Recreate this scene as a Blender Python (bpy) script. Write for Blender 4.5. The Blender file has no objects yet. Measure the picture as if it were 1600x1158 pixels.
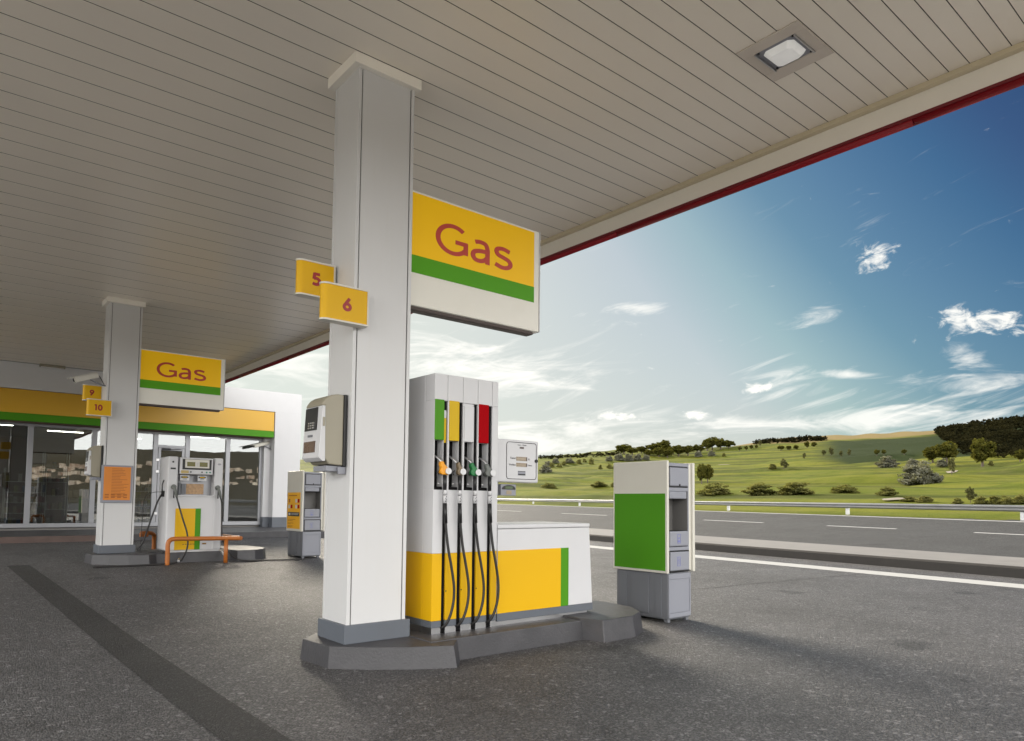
import bpy, bmesh, math, random
import numpy as np
from mathutils import Vector, Matrix
rad = math.radians
SC = bpy.context.scene
COL = SC.collection

# ------------------------------------------------------------------ camera
def setup_camera():
    yaw, pit, rol = rad(50.2093), rad(3.4317), rad(0.5531)
    f = Vector((math.cos(yaw)*math.cos(pit), math.sin(yaw)*math.cos(pit), math.sin(pit)))
    r = Vector((math.sin(yaw), -math.cos(yaw), 0)); u = r.cross(f)
    r2 = math.cos(rol)*r+math.sin(rol)*u; u2 = -math.sin(rol)*r+math.cos(rol)*u
    cd = bpy.data.cameras.new('camera'); co = bpy.data.objects.new('camera', cd); COL.objects.link(co)
    cd.sensor_width = 36; cd.sensor_fit = 'HORIZONTAL'; cd.lens = 1103.4*36/1600; cd.shift_y = 140/1600
    cd.clip_start = .05; cd.clip_end = 6000
    m = Matrix((r2, u2, -f)).transposed().to_4x4(); m.translation = Vector((0, 0, 1.45))
    co.matrix_world = m; SC.camera = co
setup_camera()

# ------------------------------------------------------------------ light
SUN_YAW, SUN_EL = 80.0, 25.0
def setup_sun():
    ld = bpy.data.lights.new('sun', 'SUN'); ld.energy = 4.6; ld.angle = rad(26.0); ld.color = (1.0, .90, .74)
    lo = bpy.data.objects.new('sun', ld); COL.objects.link(lo); lo.location = (0, 60, 60)
    d = Vector((math.cos(rad(SUN_YAW))*math.cos(rad(SUN_EL)), math.sin(rad(SUN_YAW))*math.cos(rad(SUN_EL)), math.sin(rad(SUN_EL))))
    lo.rotation_euler = d.to_track_quat('Z', 'Y').to_euler()
setup_sun()

class NT:
    """small helper for node trees"""
    def __init__(s, nt): s.nt = nt; nt.nodes.clear()
    def n(s, t, **kw):
        x = s.nt.nodes.new(t)
        for k, v in kw.items():
            if k.startswith('i_'):
                key = k[2:]; key = int(key) if key.isdigit() else key.replace('_', ' ')
                s.put(x.inputs[key], v)
            else: setattr(x, k, v)
        return x
    def put(s, sock, v):
        if isinstance(v, bpy.types.NodeSocket): s.nt.links.new(v, sock)
        elif isinstance(v, bpy.types.Node): s.nt.links.new(v.outputs[0], sock)
        else: sock.default_value = v
    def m(s, op, a, b=0.0, c=0.0, clamp=False):
        x = s.n('ShaderNodeMath', operation=op); x.use_clamp = clamp
        s.put(x.inputs[0], a); s.put(x.inputs[1], b); s.put(x.inputs[2], c); return x.outputs[0]
    def mix(s, f, a, b, mode='MIX'):
        x = s.n('ShaderNodeMix', data_type='RGBA', blend_type=mode)
        s.put(x.inputs[0], f); s.put(x.inputs[6], a); s.put(x.inputs[7], b); return x.outputs[2]
    def ramp(s, f, stops):
        x = s.n('ShaderNodeValToRGB'); s.put(x.inputs[0], f); e = x.color_ramp.elements
        while len(e) < len(stops): e.new(.5)
        for el, (p, c) in zip(e, stops):
            el.position = p; el.color = c if len(c) == 4 else (*c, 1)
        return x.outputs[0]
    def sstep(s, x, a, b):
        r = s.n('ShaderNodeMapRange', interpolation_type='SMOOTHSTEP'); s.put(r.inputs[0], x)
        r.inputs[1].default_value = a; r.inputs[2].default_value = b; return r.outputs[0]

def setup_world():
    w = bpy.data.worlds.new('World'); SC.world = w; w.use_nodes = True
    T = NT(w.node_tree)
    out = T.n('ShaderNodeOutputWorld'); bg = T.n('ShaderNodeBackground')
    sky = T.n('ShaderNodeTexSky'); sky.sky_type = 'NISHITA'; sky.sun_disc = False
    sky.sun_elevation = rad(SUN_EL); sky.sun_rotation = rad(90-SUN_YAW)
    sky.air_density = 1.0; sky.dust_density = 1.6; sky.ozone_density = 2.0
    STR = .11
    tc = T.n('ShaderNodeTexCoord'); v = tc.outputs['Generated']
    sep = T.n('ShaderNodeSeparateXYZ'); T.put(sep.inputs[0], v)
    x, y, z = sep.outputs
    az = T.m('MULTIPLY', T.m('ARCTAN2', y, x), 57.29578)
    el = T.m('MULTIPLY', T.m('ARCSINE', z), 57.29578)
    # wispy noise fields in sky angles
    def field(sa, se, scale, detail, warp, off, shear=0.0):
        e2 = T.m('ADD', el, T.m('MULTIPLY', az, shear))
        c = T.n('ShaderNodeCombineXYZ'); T.put(c.inputs[0], T.m('DIVIDE', az, sa)); T.put(c.inputs[1], T.m('DIVIDE', e2, se)); c.inputs[2].default_value = off
        n = T.n('ShaderNodeTexNoise'); T.put(n.inputs['Vector'], c); n.inputs['Scale'].default_value = scale
        n.inputs['Detail'].default_value = detail; n.inputs['Roughness'].default_value = .62; n.inputs['Distortion'].default_value = warp
        return n.outputs[0]
    puff_n = field(3.4, 2.0, 2.3, 9, .5, 3.1)
    wisp_n = field(9, 1.8, 1.0, 9, .9, 7.7, .06)
    cirr_n = field(7, 1.3, 1.0, 9, 1.1, 1.4, .30)
    def blob(a, e, wa, we, k=0.0):
        da = T.m('SUBTRACT', az, a); de = T.m('SUBTRACT', T.m('SUBTRACT', el, e), T.m('MULTIPLY', da, k))
        q = T.m('ADD', T.m('POWER', T.m('ABSOLUTE', T.m('DIVIDE', da, wa)), 2.0), T.m('POWER', T.m('ABSOLUTE', T.m('DIVIDE', de, we)), 2.0))
        return T.m('EXPONENT', T.m('MULTIPLY', q, -1.0))
    def cloud(noise, blobs, lo, hi, base=0.0):
        s = base
        for b in blobs: s = T.m('ADD', s, T.m('MULTIPLY', blob(*b[:4], b[4]), b[5]))
        return T.sstep(T.m('ADD', s, T.m('MULTIPLY', T.m('SUBTRACT', noise, .5), 3.2)), lo, hi)
    puffs = cloud(puff_n, [(22.7, 17.7, 1.55, 1.15, 0, 1.15), (17.0, 12.6, 2.9, .95, .12, .98), (13.2, 11.9, 2.2, .8, 0, .85), (41.9, 7.0, 1.9, .45, 0, 1.3), (35.8, 7.0, 1.2, .42, 0, 1.3), (31.0, 8.9, 1.3, .5, -.1, 1.3), (12.5, 18.6, 2.0, .7, .1, .9)], .55, 1.25)
    wisps = cloud(wisp_n, [(24.5, 6.3, 13, 1.1, 0, 1.05), (27.3, 13.9, 2.9, .7, -.1, .95), (40.5, 15.4, 4.2, .75, .17, .8), (17.2, 8.5, 5.5, .9, 0, .85), (17.2, 10.2, 1.9, 1.0, .2, .8), (24.6, 9.6, 2.7, .4, .1, .85), (48, 5.3, 11, 1.6, 0, 1.2), (52, 11.0, 10, 2.6, .16, .85), (76, 9, 14, 6, 0, .9)], .45, 1.35)
    cirr = cloud(cirr_n, [(29.3, 9.7, 3.2, 1.7, -.1, .85), (23.2, 20.0, 1.6, 1.5, -.4, .6), (50, 10, 13, 3.5, .1, .70), (20, 7.2, 10, 1.6, 0, .75)], .42, 1.5)
    dens = T.m('ADD', T.m('ADD', T.m('MULTIPLY', puffs, .95), T.m('MULTIPLY', wisps, .85)), T.m('MULTIPLY', cirr, .65), clamp=True)
    above = T.sstep(el, .5, 3.0)
    dens = T.m('MULTIPLY', dens, above)
    # bright cloud bank added to the unseen sky behind, to light the station
    d_back = T.n('ShaderNodeVectorMath', operation='DOT_PRODUCT'); T.put(d_back.inputs[0], v)
    d_back.inputs[1].default_value = (math.cos(rad(-124)), math.sin(rad(-124)), 0)
    bn = field(30, 14, 1.0, 6, .5, 4.0)
    fill_bank = T.m('MULTIPLY', T.sstep(d_back.outputs['Value'], -.10, .40), T.sstep(T.m('ADD', bn, T.sstep(el, 60, 20)), .55, 1.0))
    fill_bank = T.m('MULTIPLY', fill_bank, T.sstep(el, -1, 3))
    # view-independent tint of the clear sky: warm and pale towards the sun's side, deep blue away from it
    sc_ = T.n('ShaderNodeSeparateColor'); T.put(sc_.inputs[0], sky)
    ch = []
    for i, lim in enumerate((4.8, 5.2, 4.85)):      # the glow round the sun rolls off softly instead of burning out
        q = T.m('POWER', T.m('ADD', 1.0, T.m('POWER', T.m('DIVIDE', sc_.outputs[i], lim), 2.5)), -.4)
        ch.append(T.m('MULTIPLY', sc_.outputs[i], q))
    blue = T.n('ShaderNodeCombineColor', i_0=ch[0], i_1=ch[1], i_2=ch[2]).outputs[0]
    fz = T.m('DIVIDE', T.m('SUBTRACT', T.m('ADD', az, T.m('MULTIPLY', el, -.8)), -15.0), 100.0)
    tint = T.ramp(fz, TINT)
    blue = T.mix(1.0, blue, tint, 'MULTIPLY'); blue = T.mix(1.0, blue, (.81, .81, .80, 1), 'MULTIPLY')
    cl = T.mix(T.m('MULTIPLY', dens, .92), blue, (5.8, 5.7, 5.35, 1))
    cl2 = T.mix(fill_bank, cl, (FILL_BANK, FILL_BANK*.985, FILL_BANK*.95, 1))
    T.put(bg.inputs[0], cl2); bg.inputs[1].default_value = STR
    T.put(out.inputs[0], bg)
FILL_BANK = 23.0
TINT = [(.06, (.15, .25, .42)), (.10, (.18, .28, .46)), (.15, (.21, .38, .56)), (.22, (.33, .51, .66)), (.27, (.41, .60, .71)), (.34, (.76, .88, .88)), (.41, (1, .98, 1)), (1, (1, 1, 1))]
setup_world()
SC.view_settings.view_transform = 'Standard'; SC.view_settings.look = 'None'
SC.view_settings.exposure = 0.85; SC.view_settings.gamma = 1.0
try: SC.view_settings.use_curve_mapping = False
except Exception: pass
SC.cycles.max_bounces = 8; SC.cycles.transparent_max_bounces = 16
SC.cycles.use_denoising = True
SC.cycles.sample_clamp_indirect = 6.0

# ---- TERRAIN BEGIN
ROAD_O=(16.55,0.0); ROAD_D=(.179,.984); ROAD_N=(.984,-.179)
def road_n(a,b,s): return a+b*min(75.0,max(-5.0,s))
def kerb_back(s): return road_n(2.5,.055,s)
def far_edge(s): return road_n(11.7,.144,s)
def road_xy(s,n): return (ROAD_O[0]+ROAD_D[0]*s+ROAD_N[0]*n, ROAD_O[1]+ROAD_D[1]*s+ROAD_N[1]*n)
def road_z(s,n): return .20+.07*(n-kerb_back(s))
SKY=[(-400,.05),(-130,.05),(-105,.055),(-80,.066),(-60,.074),(-40,.066),(-20,.06),(0,.104),(10.9,.1027),(14.1,.1007),(16.2,.0968),(18.5,.0925),(21.6,.0909),(25.8,.0889),(28.0,.0870),(30.2,.0845),(32.6,.0818),(35.0,.0797),(37.4,.0775),(39.9,.0770),(41.9,.0751),(45.0,.0706),(48.0,.0667),(55,.058),(100,.05),(400,.05)]
UT=[(math.log(30),0),(math.log(40),.19),(math.log(60),.30),(math.log(100),.42),(math.log(200),.56),(math.log(350),.68),(math.log(600),.88),(math.log(800),1.0)]
def lerp_table(t,x):
    if x<=t[0][0]: return t[0][1]
    for (a,fa),(b,fb) in zip(t,t[1:]):
        if x<=b:
            k=(x-a)/(b-a); return fa+(fb-fa)*k
    return t[-1][1]
def edge_dist(az):
    # distance from the camera to the far road edge along azimuth az (degrees)
    ca,sa=math.cos(math.radians(az)),math.sin(math.radians(az))
    lo=1.0
    while lo<115:
        px,py=ca*lo-ROAD_O[0],sa*lo-ROAD_O[1]
        s=px*ROAD_D[0]+py*ROAD_D[1]; n=px*ROAD_N[0]+py*ROAD_N[1]
        if n>far_edge(s): return lo,road_z(s,far_edge(s))
        lo+=.1
    return 115.0,.6
_ed={}
def edge(az):
    k=round(az*4)
    if k not in _ed: _ed[k]=edge_dist(k/4.0)
    return _ed[k]
def edge_s(az):
    a=math.floor(az*4)/4.0; f=(az-a)*4
    e0,e1=edge(a),edge(a+.25)
    return e0[0]+(e1[0]-e0[0])*f, e0[1]+(e1[1]-e0[1])*f
def mounds(x,y,d):
    a=min(1.0,max(0,(d-42)/40.0))
    m=.62*math.sin(x*.16+1.3*math.sin(y*.05))*math.sin(y*.11+.7)+.34*math.sin(x*.31+y*.12+2)*math.cos(y*.23-.4)
    big=1.9*math.sin(x*.035+2.1)*math.sin(y*.03+x*.012)
    az=math.atan2(y,x)
    m+=.0052*min(d,420)*math.sin(31.4*math.log(max(d,1))+3.1*math.sin(az*7.0+.6)+1.7*math.sin(az*17))*(.55+.45*math.sin(az*11+math.log(max(d,1))*6))
    return a*m+min(1.0,max(0,(d-110)/150.0))*big*(1 if d<600 else 0.6)
def terrain_z(x,y):
    d=math.hypot(x,y); az=math.degrees(math.atan2(y,x))
    d0,z0=edge_s(az)
    er=lerp_table(SKY,az); e0=(z0-1.45)/d0
    dd=max(d,d0)
    sc=30.0/d0 if d0<70 else .5
    u=lerp_table(UT,math.log(max(30.0,30+(dd-d0)*(1 if d0>70 else 1))))
    u0=0
    if dd<=800: z=1.45+dd*(e0+(er-e0)*u)
    else: z=1.45+800*er-(dd-800)*.06
    return z+mounds(x,y,dd)*min(1.0,(dd-d0)/12.0)
# ---- TERRAIN END


# ------------------------------------------------------------------ materials
MATS = {}
def glow_copy(m, name, s):
    """copy of a panel material with a faint glow of its own colour added"""
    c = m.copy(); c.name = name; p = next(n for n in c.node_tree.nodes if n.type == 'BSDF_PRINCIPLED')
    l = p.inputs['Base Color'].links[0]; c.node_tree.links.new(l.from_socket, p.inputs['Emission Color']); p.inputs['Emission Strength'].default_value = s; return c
def mat(name, col, rough=.5, metal=0.0, var=.06, vscale=3.0, bump=0.0, bscale=40.0, dirt=0.0, dirtcol=(.1, .09, .08), coat=0.0, spec=.5, streak=False):
    if name in MATS: return MATS[name]
    m = bpy.data.materials.new(name); m.use_nodes = True; T = NT(m.node_tree)
    o = T.n('ShaderNodeOutputMaterial'); p = T.n('ShaderNodeBsdfPrincipled')
    tc = T.n('ShaderNodeTexCoord'); co = tc.outputs['Object']
    n = T.n('ShaderNodeTexNoise', i_Scale=vscale, i_Detail=6.0); T.put(n.inputs['Vector'], co)
    f = T.m('ADD', T.m('MULTIPLY', T.m('SUBTRACT', n.outputs[0], .5), var*2.5), 1.0)
    c = T.mix(1.0, (*col, 1), T.n('ShaderNodeCombineColor', i_0=f, i_1=f, i_2=f), 'MULTIPLY')
    if dirt > 0:
        mp = T.n('ShaderNodeMapping'); T.put(mp.inputs[0], co)
        mp.inputs['Scale'].default_value = (9, 9, .7) if streak else (1, 1, 1)
        d = T.n('ShaderNodeTexNoise', i_Scale=2.2, i_Detail=8.0, i_Roughness=.65); T.put(d.inputs['Vector'], mp)
        c = T.mix(T.m('MULTIPLY', T.sstep(d.outputs[0], .48, .78), dirt), c, (*dirtcol, 1))
    T.put(p.inputs['Base Color'], c)
    T.put(p.inputs['Roughness'], T.m('ADD', T.m('MULTIPLY', T.m('SUBTRACT', n.outputs[0], .5), .25), rough, clamp=True))
    p.inputs['Metallic'].default_value = metal
    p.inputs['Specular IOR Level'].default_value = spec
    p.inputs['Coat Weight'].default_value = coat
    if bump > 0:
        b = T.n('ShaderNodeTexNoise', i_Scale=bscale, i_Detail=5.0); T.put(b.inputs['Vector'], co)
        bb = T.n('ShaderNodeBump', i_Strength=bump, i_Distance=.01); T.put(bb.inputs['Height'], b); T.put(p.inputs['Normal'], bb)
    T.put(o.inputs[0], p); MATS[name] = m; return m

def asphalt(name, base, tint=(1, .97, .95), speck=1.0, stain=.35, glint=.25, rough=.62):
    m = bpy.data.materials.new(name); m.use_nodes = True; T = NT(m.node_tree)
    o = T.n('ShaderNodeOutputMaterial'); p = T.n('ShaderNodeBsdfPrincipled')
    co = T.n('ShaderNodeTexCoord').outputs['Object']
    v1 = T.n('ShaderNodeTexVoronoi', i_Scale=78.0); T.put(v1.inputs['Vector'], co)
    sp = T.n('ShaderNodeSeparateColor'); T.put(sp.inputs[0], v1.outputs['Color'])
    v2 = T.n('ShaderNodeTexVoronoi', i_Scale=34.0); T.put(v2.inputs['Vector'], co)
    sp2 = T.n('ShaderNodeSeparateColor'); T.put(sp2.inputs[0], v2.outputs['Color'])
    big = T.n('ShaderNodeTexNoise', i_Scale=.33, i_Detail=7.0, i_Roughness=.62, i_Distortion=.6); T.put(big.inputs['Vector'], co)
    mid = T.n('ShaderNodeTexNoise', i_Scale=1.7, i_Detail=8.0, i_Roughness=.7); T.put(mid.inputs['Vector'], co)
    g = T.m('ADD', .62, T.m('MULTIPLY', T.m('POWER', sp.outputs[0], 2.2), 1.1*speck))
    g = T.m('ADD', g, T.m('MULTIPLY', T.sstep(sp2.outputs[1], .94, .97), 1.1*speck))
    g = T.m('MULTIPLY', g, T.m('ADD', 1-stain*.9, T.m('MULTIPLY', big.outputs[0], stain*1.8)))
    g = T.m('MULTIPLY', g, T.m('ADD', .55, T.m('MULTIPLY', mid.outputs[0], .9)))
    # oil drips and darker worn patches
    oil = T.n('ShaderNodeTexNoise', i_Scale=1.05, i_Detail=3.0, i_Roughness=.5); T.put(oil.inputs['Vector'], co)
    g = T.m('MULTIPLY', g, T.m('SUBTRACT', 1.0, T.m('MULTIPLY', T.sstep(oil.outputs[0], .60, .76), stain)))
    # hairline cracks
    cw = T.n('ShaderNodeTexNoise', i_Scale=1.4, i_Detail=4.0); T.put(cw.inputs['Vector'], co)
    cv = T.mix(.35, co, cw.outputs['Color'], 'ADD')
    cr = T.n('ShaderNodeTexVoronoi', feature='DISTANCE_TO_EDGE', i_Scale=.17); T.put(cr.inputs['Vector'], cv)
    g = T.m('MULTIPLY', g, T.m('ADD', .82, T.m('MULTIPLY', T.sstep(cr.outputs['Distance'], .0010, .0030), .18)))
    c = T.mix(1.0, (base*tint[0], base*tint[1], base*tint[2], 1), T.n('ShaderNodeCombineColor', i_0=g, i_1=g, i_2=g), 'MULTIPLY')
    T.put(p.inputs['Base Color'], c)
    r = T.m('SUBTRACT', rough+.1, T.m('MULTIPLY', T.sstep(sp.outputs[1], .8, .95), glint))
    T.put(p.inputs['Roughness'], T.m('SUBTRACT', r, T.m('MULTIPLY', big.outputs[0], .18)))
    b = T.n('ShaderNodeBump', i_Strength=1.0, i_Distance=.011); T.put(b.inputs['Height'], T.m('ADD', T.m('SUBTRACT', 1.0, v1.outputs['Distance']), sp.outputs[2]))
    T.put(p.inputs['Normal'], b); T.put(o.inputs[0], p); return m

M_ASPH = asphalt('asphalt_forecourt', .080, (1, .968, .985), 1.25, .6, .3, .58)
M_ROAD = asphalt('asphalt_road', .062, (1, .98, .97), .6, .2, .1, .75)
M_BOUNCE = None
M_STRIP = asphalt('asphalt_patch', .042, (1, .96, .95), .5, .4, .15)
M_BOUNCE = mat('bounce_concrete', (.44, .42, .39), .8, var=.12, vscale=.6, bump=.2, bscale=40, dirt=.35, dirtcol=(.26, .245, .225))  # added ground surface, pale to throw light up at the ceiling
M_WHITE = mat('white_panel', (.60, .60, .605), .38, var=.03, vscale=1.5, dirt=.09, dirtcol=(.52, .48, .42), streak=True)
M_WHITE2 = mat('white_enamel', (.58, .58, .595), .42, var=.035, vscale=2.5, dirt=.16, dirtcol=(.6, .58, .55), streak=True)
M_CREAM = mat('cream_panel', (.62, .60, .535), .4, var=.03, dirt=.15, dirtcol=(.5, .46, .38))
M_CEIL = mat('ceiling_plank', (.845, .785, .70), .34, var=.04, vscale=.8, spec=.9)
M_GROOVE = mat('dark_groove', (.055, .048, .042), .8)
M_FASC = mat('fascia_white', (.86, .82, .745), .4, var=.03)
M_TRIM = mat('beige_trim', (.60, .52, .37), .45, var=.03)
M_RED = mat('red_gutter', (.25, .006, .014), .45, var=.06, spec=.3)
M_YEL = mat('yellow_panel', (.70, .40, .004), .42, var=.03, vscale=1.2, spec=.25)
M_ORY = mat('orange_yellow_band', (.64, .36, .02), .35, var=.03, vscale=.7)
M_GRN = mat('green_panel', (.066, .25, .008), .5, var=.03, spec=.2)
M_REDP = mat('red_panel', (.34, .002, .005), .6, var=.03, spec=.04)
M_YEL2 = mat('mustard_panel', (.60, .39, .008), .45, var=.03, spec=.2)
M_LETTER = mat('red_lettering', (.50, .05, .03), .45, var=.02)
M_DIGIT = mat('dark_red_digit', (.30, .004, .008), .4, var=.02)
M_GREYB = mat('grey_base_paint', (.105, .118, .14), .5, var=.06, vscale=5, dirt=.25, dirtcol=(.08, .075, .07))
M_CONC = mat('dark_concrete', (.048, .047, .052), .5, var=.3, vscale=5, bump=.35, bscale=45, dirt=.6, dirtcol=(.085, .082, .086))
M_CONC2 = mat('kerb_concrete', (.20, .19, .18), .75, var=.22, vscale=2.2, bump=.3, bscale=30, dirt=.5, dirtcol=(.17, .155, .14))
M_KERBF = mat('kerb_face_shade_grime', (.032, .029, .027), .85, var=.3, vscale=1.8, bump=.4, bscale=25, dirt=.6, dirtcol=(.045, .04, .036))  # shade of the kerb side put into a darker colour, with grime
M_BLACK = mat('black_plastic', (.012, .012, .013), .45, var=.1)
M_RUBBER = mat('black_rubber', (.016, .015, .015), .5, var=.15, vscale=12)
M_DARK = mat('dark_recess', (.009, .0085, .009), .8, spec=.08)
M_STEEL = mat('brushed_steel', (.55, .55, .56), .32, 1.0, var=.06)
M_ALU = mat('grey_aluminium', (.30, .305, .325), .4, .55, var=.05)
M_GALV = mat('galvanised_steel', (.22, .225, .23), .5, .5, var=.12, vscale=2, dirt=.25, dirtcol=(.3, .28, .25))
M_BIN = mat('grey_bin_plastic', (.15, .157, .175), .45, var=.05, vscale=4, dirt=.2, dirtcol=(.17, .17, .17), streak=True)
M_BIN2 = mat('light_bin_plastic', (.25, .258, .295), .42, var=.04, dirt=.12, dirtcol=(.3, .3, .3))
M_BIND = mat('bin_inside', (.16, .155, .15), .7, var=.1)
M_BEIGE = mat('beige_plastic', (.29, .265, .20), .42, var=.04)
M_ORANGE = mat('orange_pipe_paint', (.42, .13, .02), .4, var=.12, vscale=6, dirt=.3, dirtcol=(.22, .07, .02))
M_POSTER = mat('orange_poster', (.62, .20, .012), .4, var=.06)
M_MARK = mat('road_paint', (.44, .435, .42), .6, var=.10, vscale=6, dirt=.35, dirtcol=(.34, .33, .32))
M_LCD = mat('lcd_glass', (.36, .30, .22), .15, var=.1, vscale=30)
M_LCDG = mat('lcd_green', (.13, .12, .02), .15, var=.1)
M_SHOPW = mat('shop_plaster', (.61, .61, .625), .6, var=.03, dirt=.1, dirtcol=(.6, .58, .56))
M_LAMPG = mat('lamp_glass', (.80, .80, .79), .35, var=.08, vscale=9)
M_LAMPL = glow_copy(M_LAMPG, 'lit_lamp_glass', .13)
M_TAUPE = mat('taupe_lamp_frame', (.60, .54, .485), .42, var=.03)
M_YELSIGN = glow_copy(M_YEL, 'sign_yellow', .16); M_GRNSIGN = glow_copy(M_GRN, 'sign_green', .12); M_SIGNBOX = glow_copy(M_CREAM, 'sign_cream', .10)  # faint glow added so the sign faces come out brighter
M_NOZ = {'amber': mat('amber_nozzle', (.80, .33, .01), .4), 'brown': mat('brown_nozzle', (.20, .15, .09), .45), 'green': mat('green_nozzle', (.008, .16, .04), .4), 'grey': mat('grey_nozzle', (.13, .14, .13), .45)}
M_WIRE = mat('pale_wire', (.7, .68, .62), .4)
M_WOOD = mat('brown_interior', (.20, .13, .08), .6, var=.2)
M_TILE = mat('shop_tile', (.22, .21, .2), .4)
M_BARK = mat('bark', (.085, .065, .05), .85, var=.2, vscale=8)
M_SAND = mat('bunker_sand', (.26, .225, .175), .8, var=.08)

def glass_mat():
    m = bpy.data.materials.new('shop_glass'); m.use_nodes = True; T = NT(m.node_tree)
    o = T.n('ShaderNodeOutputMaterial'); t = T.n('ShaderNodeBsdfTransparent'); t.inputs[0].default_value = (.62, .64, .63, 1)
    g = T.n('ShaderNodeBsdfGlossy', i_Roughness=.0); g.inputs[0].default_value = (.9, .92, .93, 1)
    n = T.n('ShaderNodeTexNoise', i_Scale=.8, i_Detail=2.0); b = T.n('ShaderNodeBump', i_Strength=.02, i_Distance=.05)
    T.put(n.inputs['Vector'], T.n('ShaderNodeTexCoord').outputs['Object']); T.put(b.inputs['Height'], n); T.put(g.inputs['Normal'], b)
    fr = T.n('ShaderNodeFresnel', i_IOR=1.6)
    mx = T.n('ShaderNodeMixShader'); T.put(mx.inputs[0], T.m('ADD', T.m('MULTIPLY', fr, .9), .11, clamp=True)); T.put(mx.inputs[1], t); T.put(mx.inputs[2], g)
    T.put(o.inputs[0], mx); return m
M_GLASS = glass_mat()
def emis(name, col, s):
    m = bpy.data.materials.new(name); m.use_nodes = True; T = NT(m.node_tree)
    o = T.n('ShaderNodeOutputMaterial'); e = T.n('ShaderNodeEmission'); e.inputs[0].default_value = (*col, 1); e.inputs[1].default_value = s
    T.put(o.inputs[0], e); return m
M_TUBE = emis('lit_tube', (1, .95, .85), 16.0)

def leaf_mat(name, dark, light, trans=.35, ns=.9):
    m = bpy.data.materials.new(name); m.use_nodes = True; T = NT(m.node_tree)
    o = T.n('ShaderNodeOutputMaterial'); g = T.n('ShaderNodeNewGeometry')
    n = T.n('ShaderNodeTexNoise', i_Scale=ns, i_Detail=3.0); T.put(n.inputs['Vector'], g.outputs['Position'])
    f = T.m('ADD', T.m('MULTIPLY', g.outputs['Random Per Island'], .55), T.m('MULTIPLY', T.sstep(n.outputs[0], .3, .7), .45))
    c = T.mix(f, (*dark, 1), (*light, 1))
    d = T.n('ShaderNodeBsdfDiffuse'); T.put(d.inputs[0], c)
    t = T.n('ShaderNodeBsdfTranslucent'); T.put(t.inputs[0], T.mix(1.0, c, (1.15, 1.1, .6, 1), 'MULTIPLY'))
    mx = T.n('ShaderNodeMixShader', i_0=trans); T.put(mx.inputs[1], d); T.put(mx.inputs[2], t); T.put(o.inputs[0], mx); return m
L_TREE = leaf_mat('oak_leaves', (.036, .046, .012), (.15, .138, .034), .45)
L_SILV = leaf_mat('silver_leaves', (.09, .097, .075), (.29, .285, .23), .4)
L_GREEN = leaf_mat('shrub_leaves', (.062, .075, .022), (.27, .255, .10), .45)
L_DARK = leaf_mat('forest_leaves', (.005, .007, .005), (.040, .036, .016), .3, .09)
L_PALE = leaf_mat('pale_leaves', (.06, .064, .026), (.16, .155, .07))

def field_mat():
    m = bpy.data.materials.new('meadow'); m.use_nodes = True; T = NT(m.node_tree)
    o = T.n('ShaderNodeOutputMaterial'); p = T.n('ShaderNodeBsdfPrincipled', i_Roughness=.9); p.inputs['Specular IOR Level'].default_value = .1
    co = T.n('ShaderNodeTexCoord').outputs['Object']
    n1 = T.n('ShaderNodeTexNoise', i_Scale=.028, i_Detail=7.0, i_Distortion=1.2); T.put(n1.inputs['Vector'], co)
    n2 = T.n('ShaderNodeTexNoise', i_Scale=.35, i_Detail=8.0, i_Roughness=.65); T.put(n2.inputs['Vector'], co)
    n3 = T.n('ShaderNodeTexNoise', i_Scale=6.0, i_Detail=4.0); T.put(n3.inputs['Vector'], co)
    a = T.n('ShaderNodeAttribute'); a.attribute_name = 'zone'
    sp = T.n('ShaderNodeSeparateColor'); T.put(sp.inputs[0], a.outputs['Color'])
    c = T.mix(T.sstep(n1.outputs[0], .35, .68), (.105, .132, .012, 1), (.185, .182, .022, 1))
    # light and shade bands painted as mown and rough strips, long across the slope
    for ang, sq, sp_, off in ((-50, .060, .009, 0.0), (-44, .022, .004, 9.0)):
        mp = T.n('ShaderNodeMapping'); T.put(mp.inputs[0], co); mp.inputs['Rotation'].default_value = (0, 0, rad(ang)); mp.inputs['Scale'].default_value = (sq, sp_, 1); mp.inputs['Location'].default_value = (off, off, 0)
        ns = T.n('ShaderNodeTexNoise', i_Scale=1.0, i_Detail=3.0, i_Distortion=.5); T.put(ns.inputs['Vector'], mp)
        c = T.mix(T.m('MULTIPLY', T.sstep(ns.outputs[0], .50, .40), .80), c, (.046, .058, .008, 1))
        c = T.mix(T.m('MULTIPLY', T.sstep(ns.outputs[0], .56, .64), .65), c, (.185, .185, .022, 1))
    c = T.mix(T.m('MULTIPLY', T.sstep(n2.outputs[0], .48, .72), .6), c, (.07, .088, .008, 1))
    c = T.mix(T.m('MULTIPLY', T.sstep(n2.outputs[0], .55, .35), .3), c, (.18, .16, .055, 1))
    c = T.mix(sp.outputs[1], c, T.mix(n2.outputs[0], (.008, .019, .009, 1), (.015, .027, .012, 1)))  # shade on the far slope painted as darker green
    gold = T.mix(n2.outputs[0], (.23, .165, .075, 1), (.29, .21, .105, 1))
    c = T.mix(sp.outputs[0], c, gold)
    far = T.mix(n2.outputs[0], (.060, .048, .040, 1), (.095, .078, .062, 1))
    c = T.mix(sp.outputs[2], c, far)
    c = T.mix(T.m('MULTIPLY', n3.outputs[0], .5), c, (0.065, .075, .008, 1))
    T.put(p.inputs['Base Color'], c)
    b = T.n('ShaderNodeBump', i_Strength=.8, i_Distance=.12); T.put(b.inputs['Height'], T.m('ADD', n3.outputs[0], T.m('MULTIPLY', n2.outputs[0], 2.0))); T.put(p.inputs['Normal'], b)
    T.put(o.inputs[0], p); return m
M_FIELD = field_mat()

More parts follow.
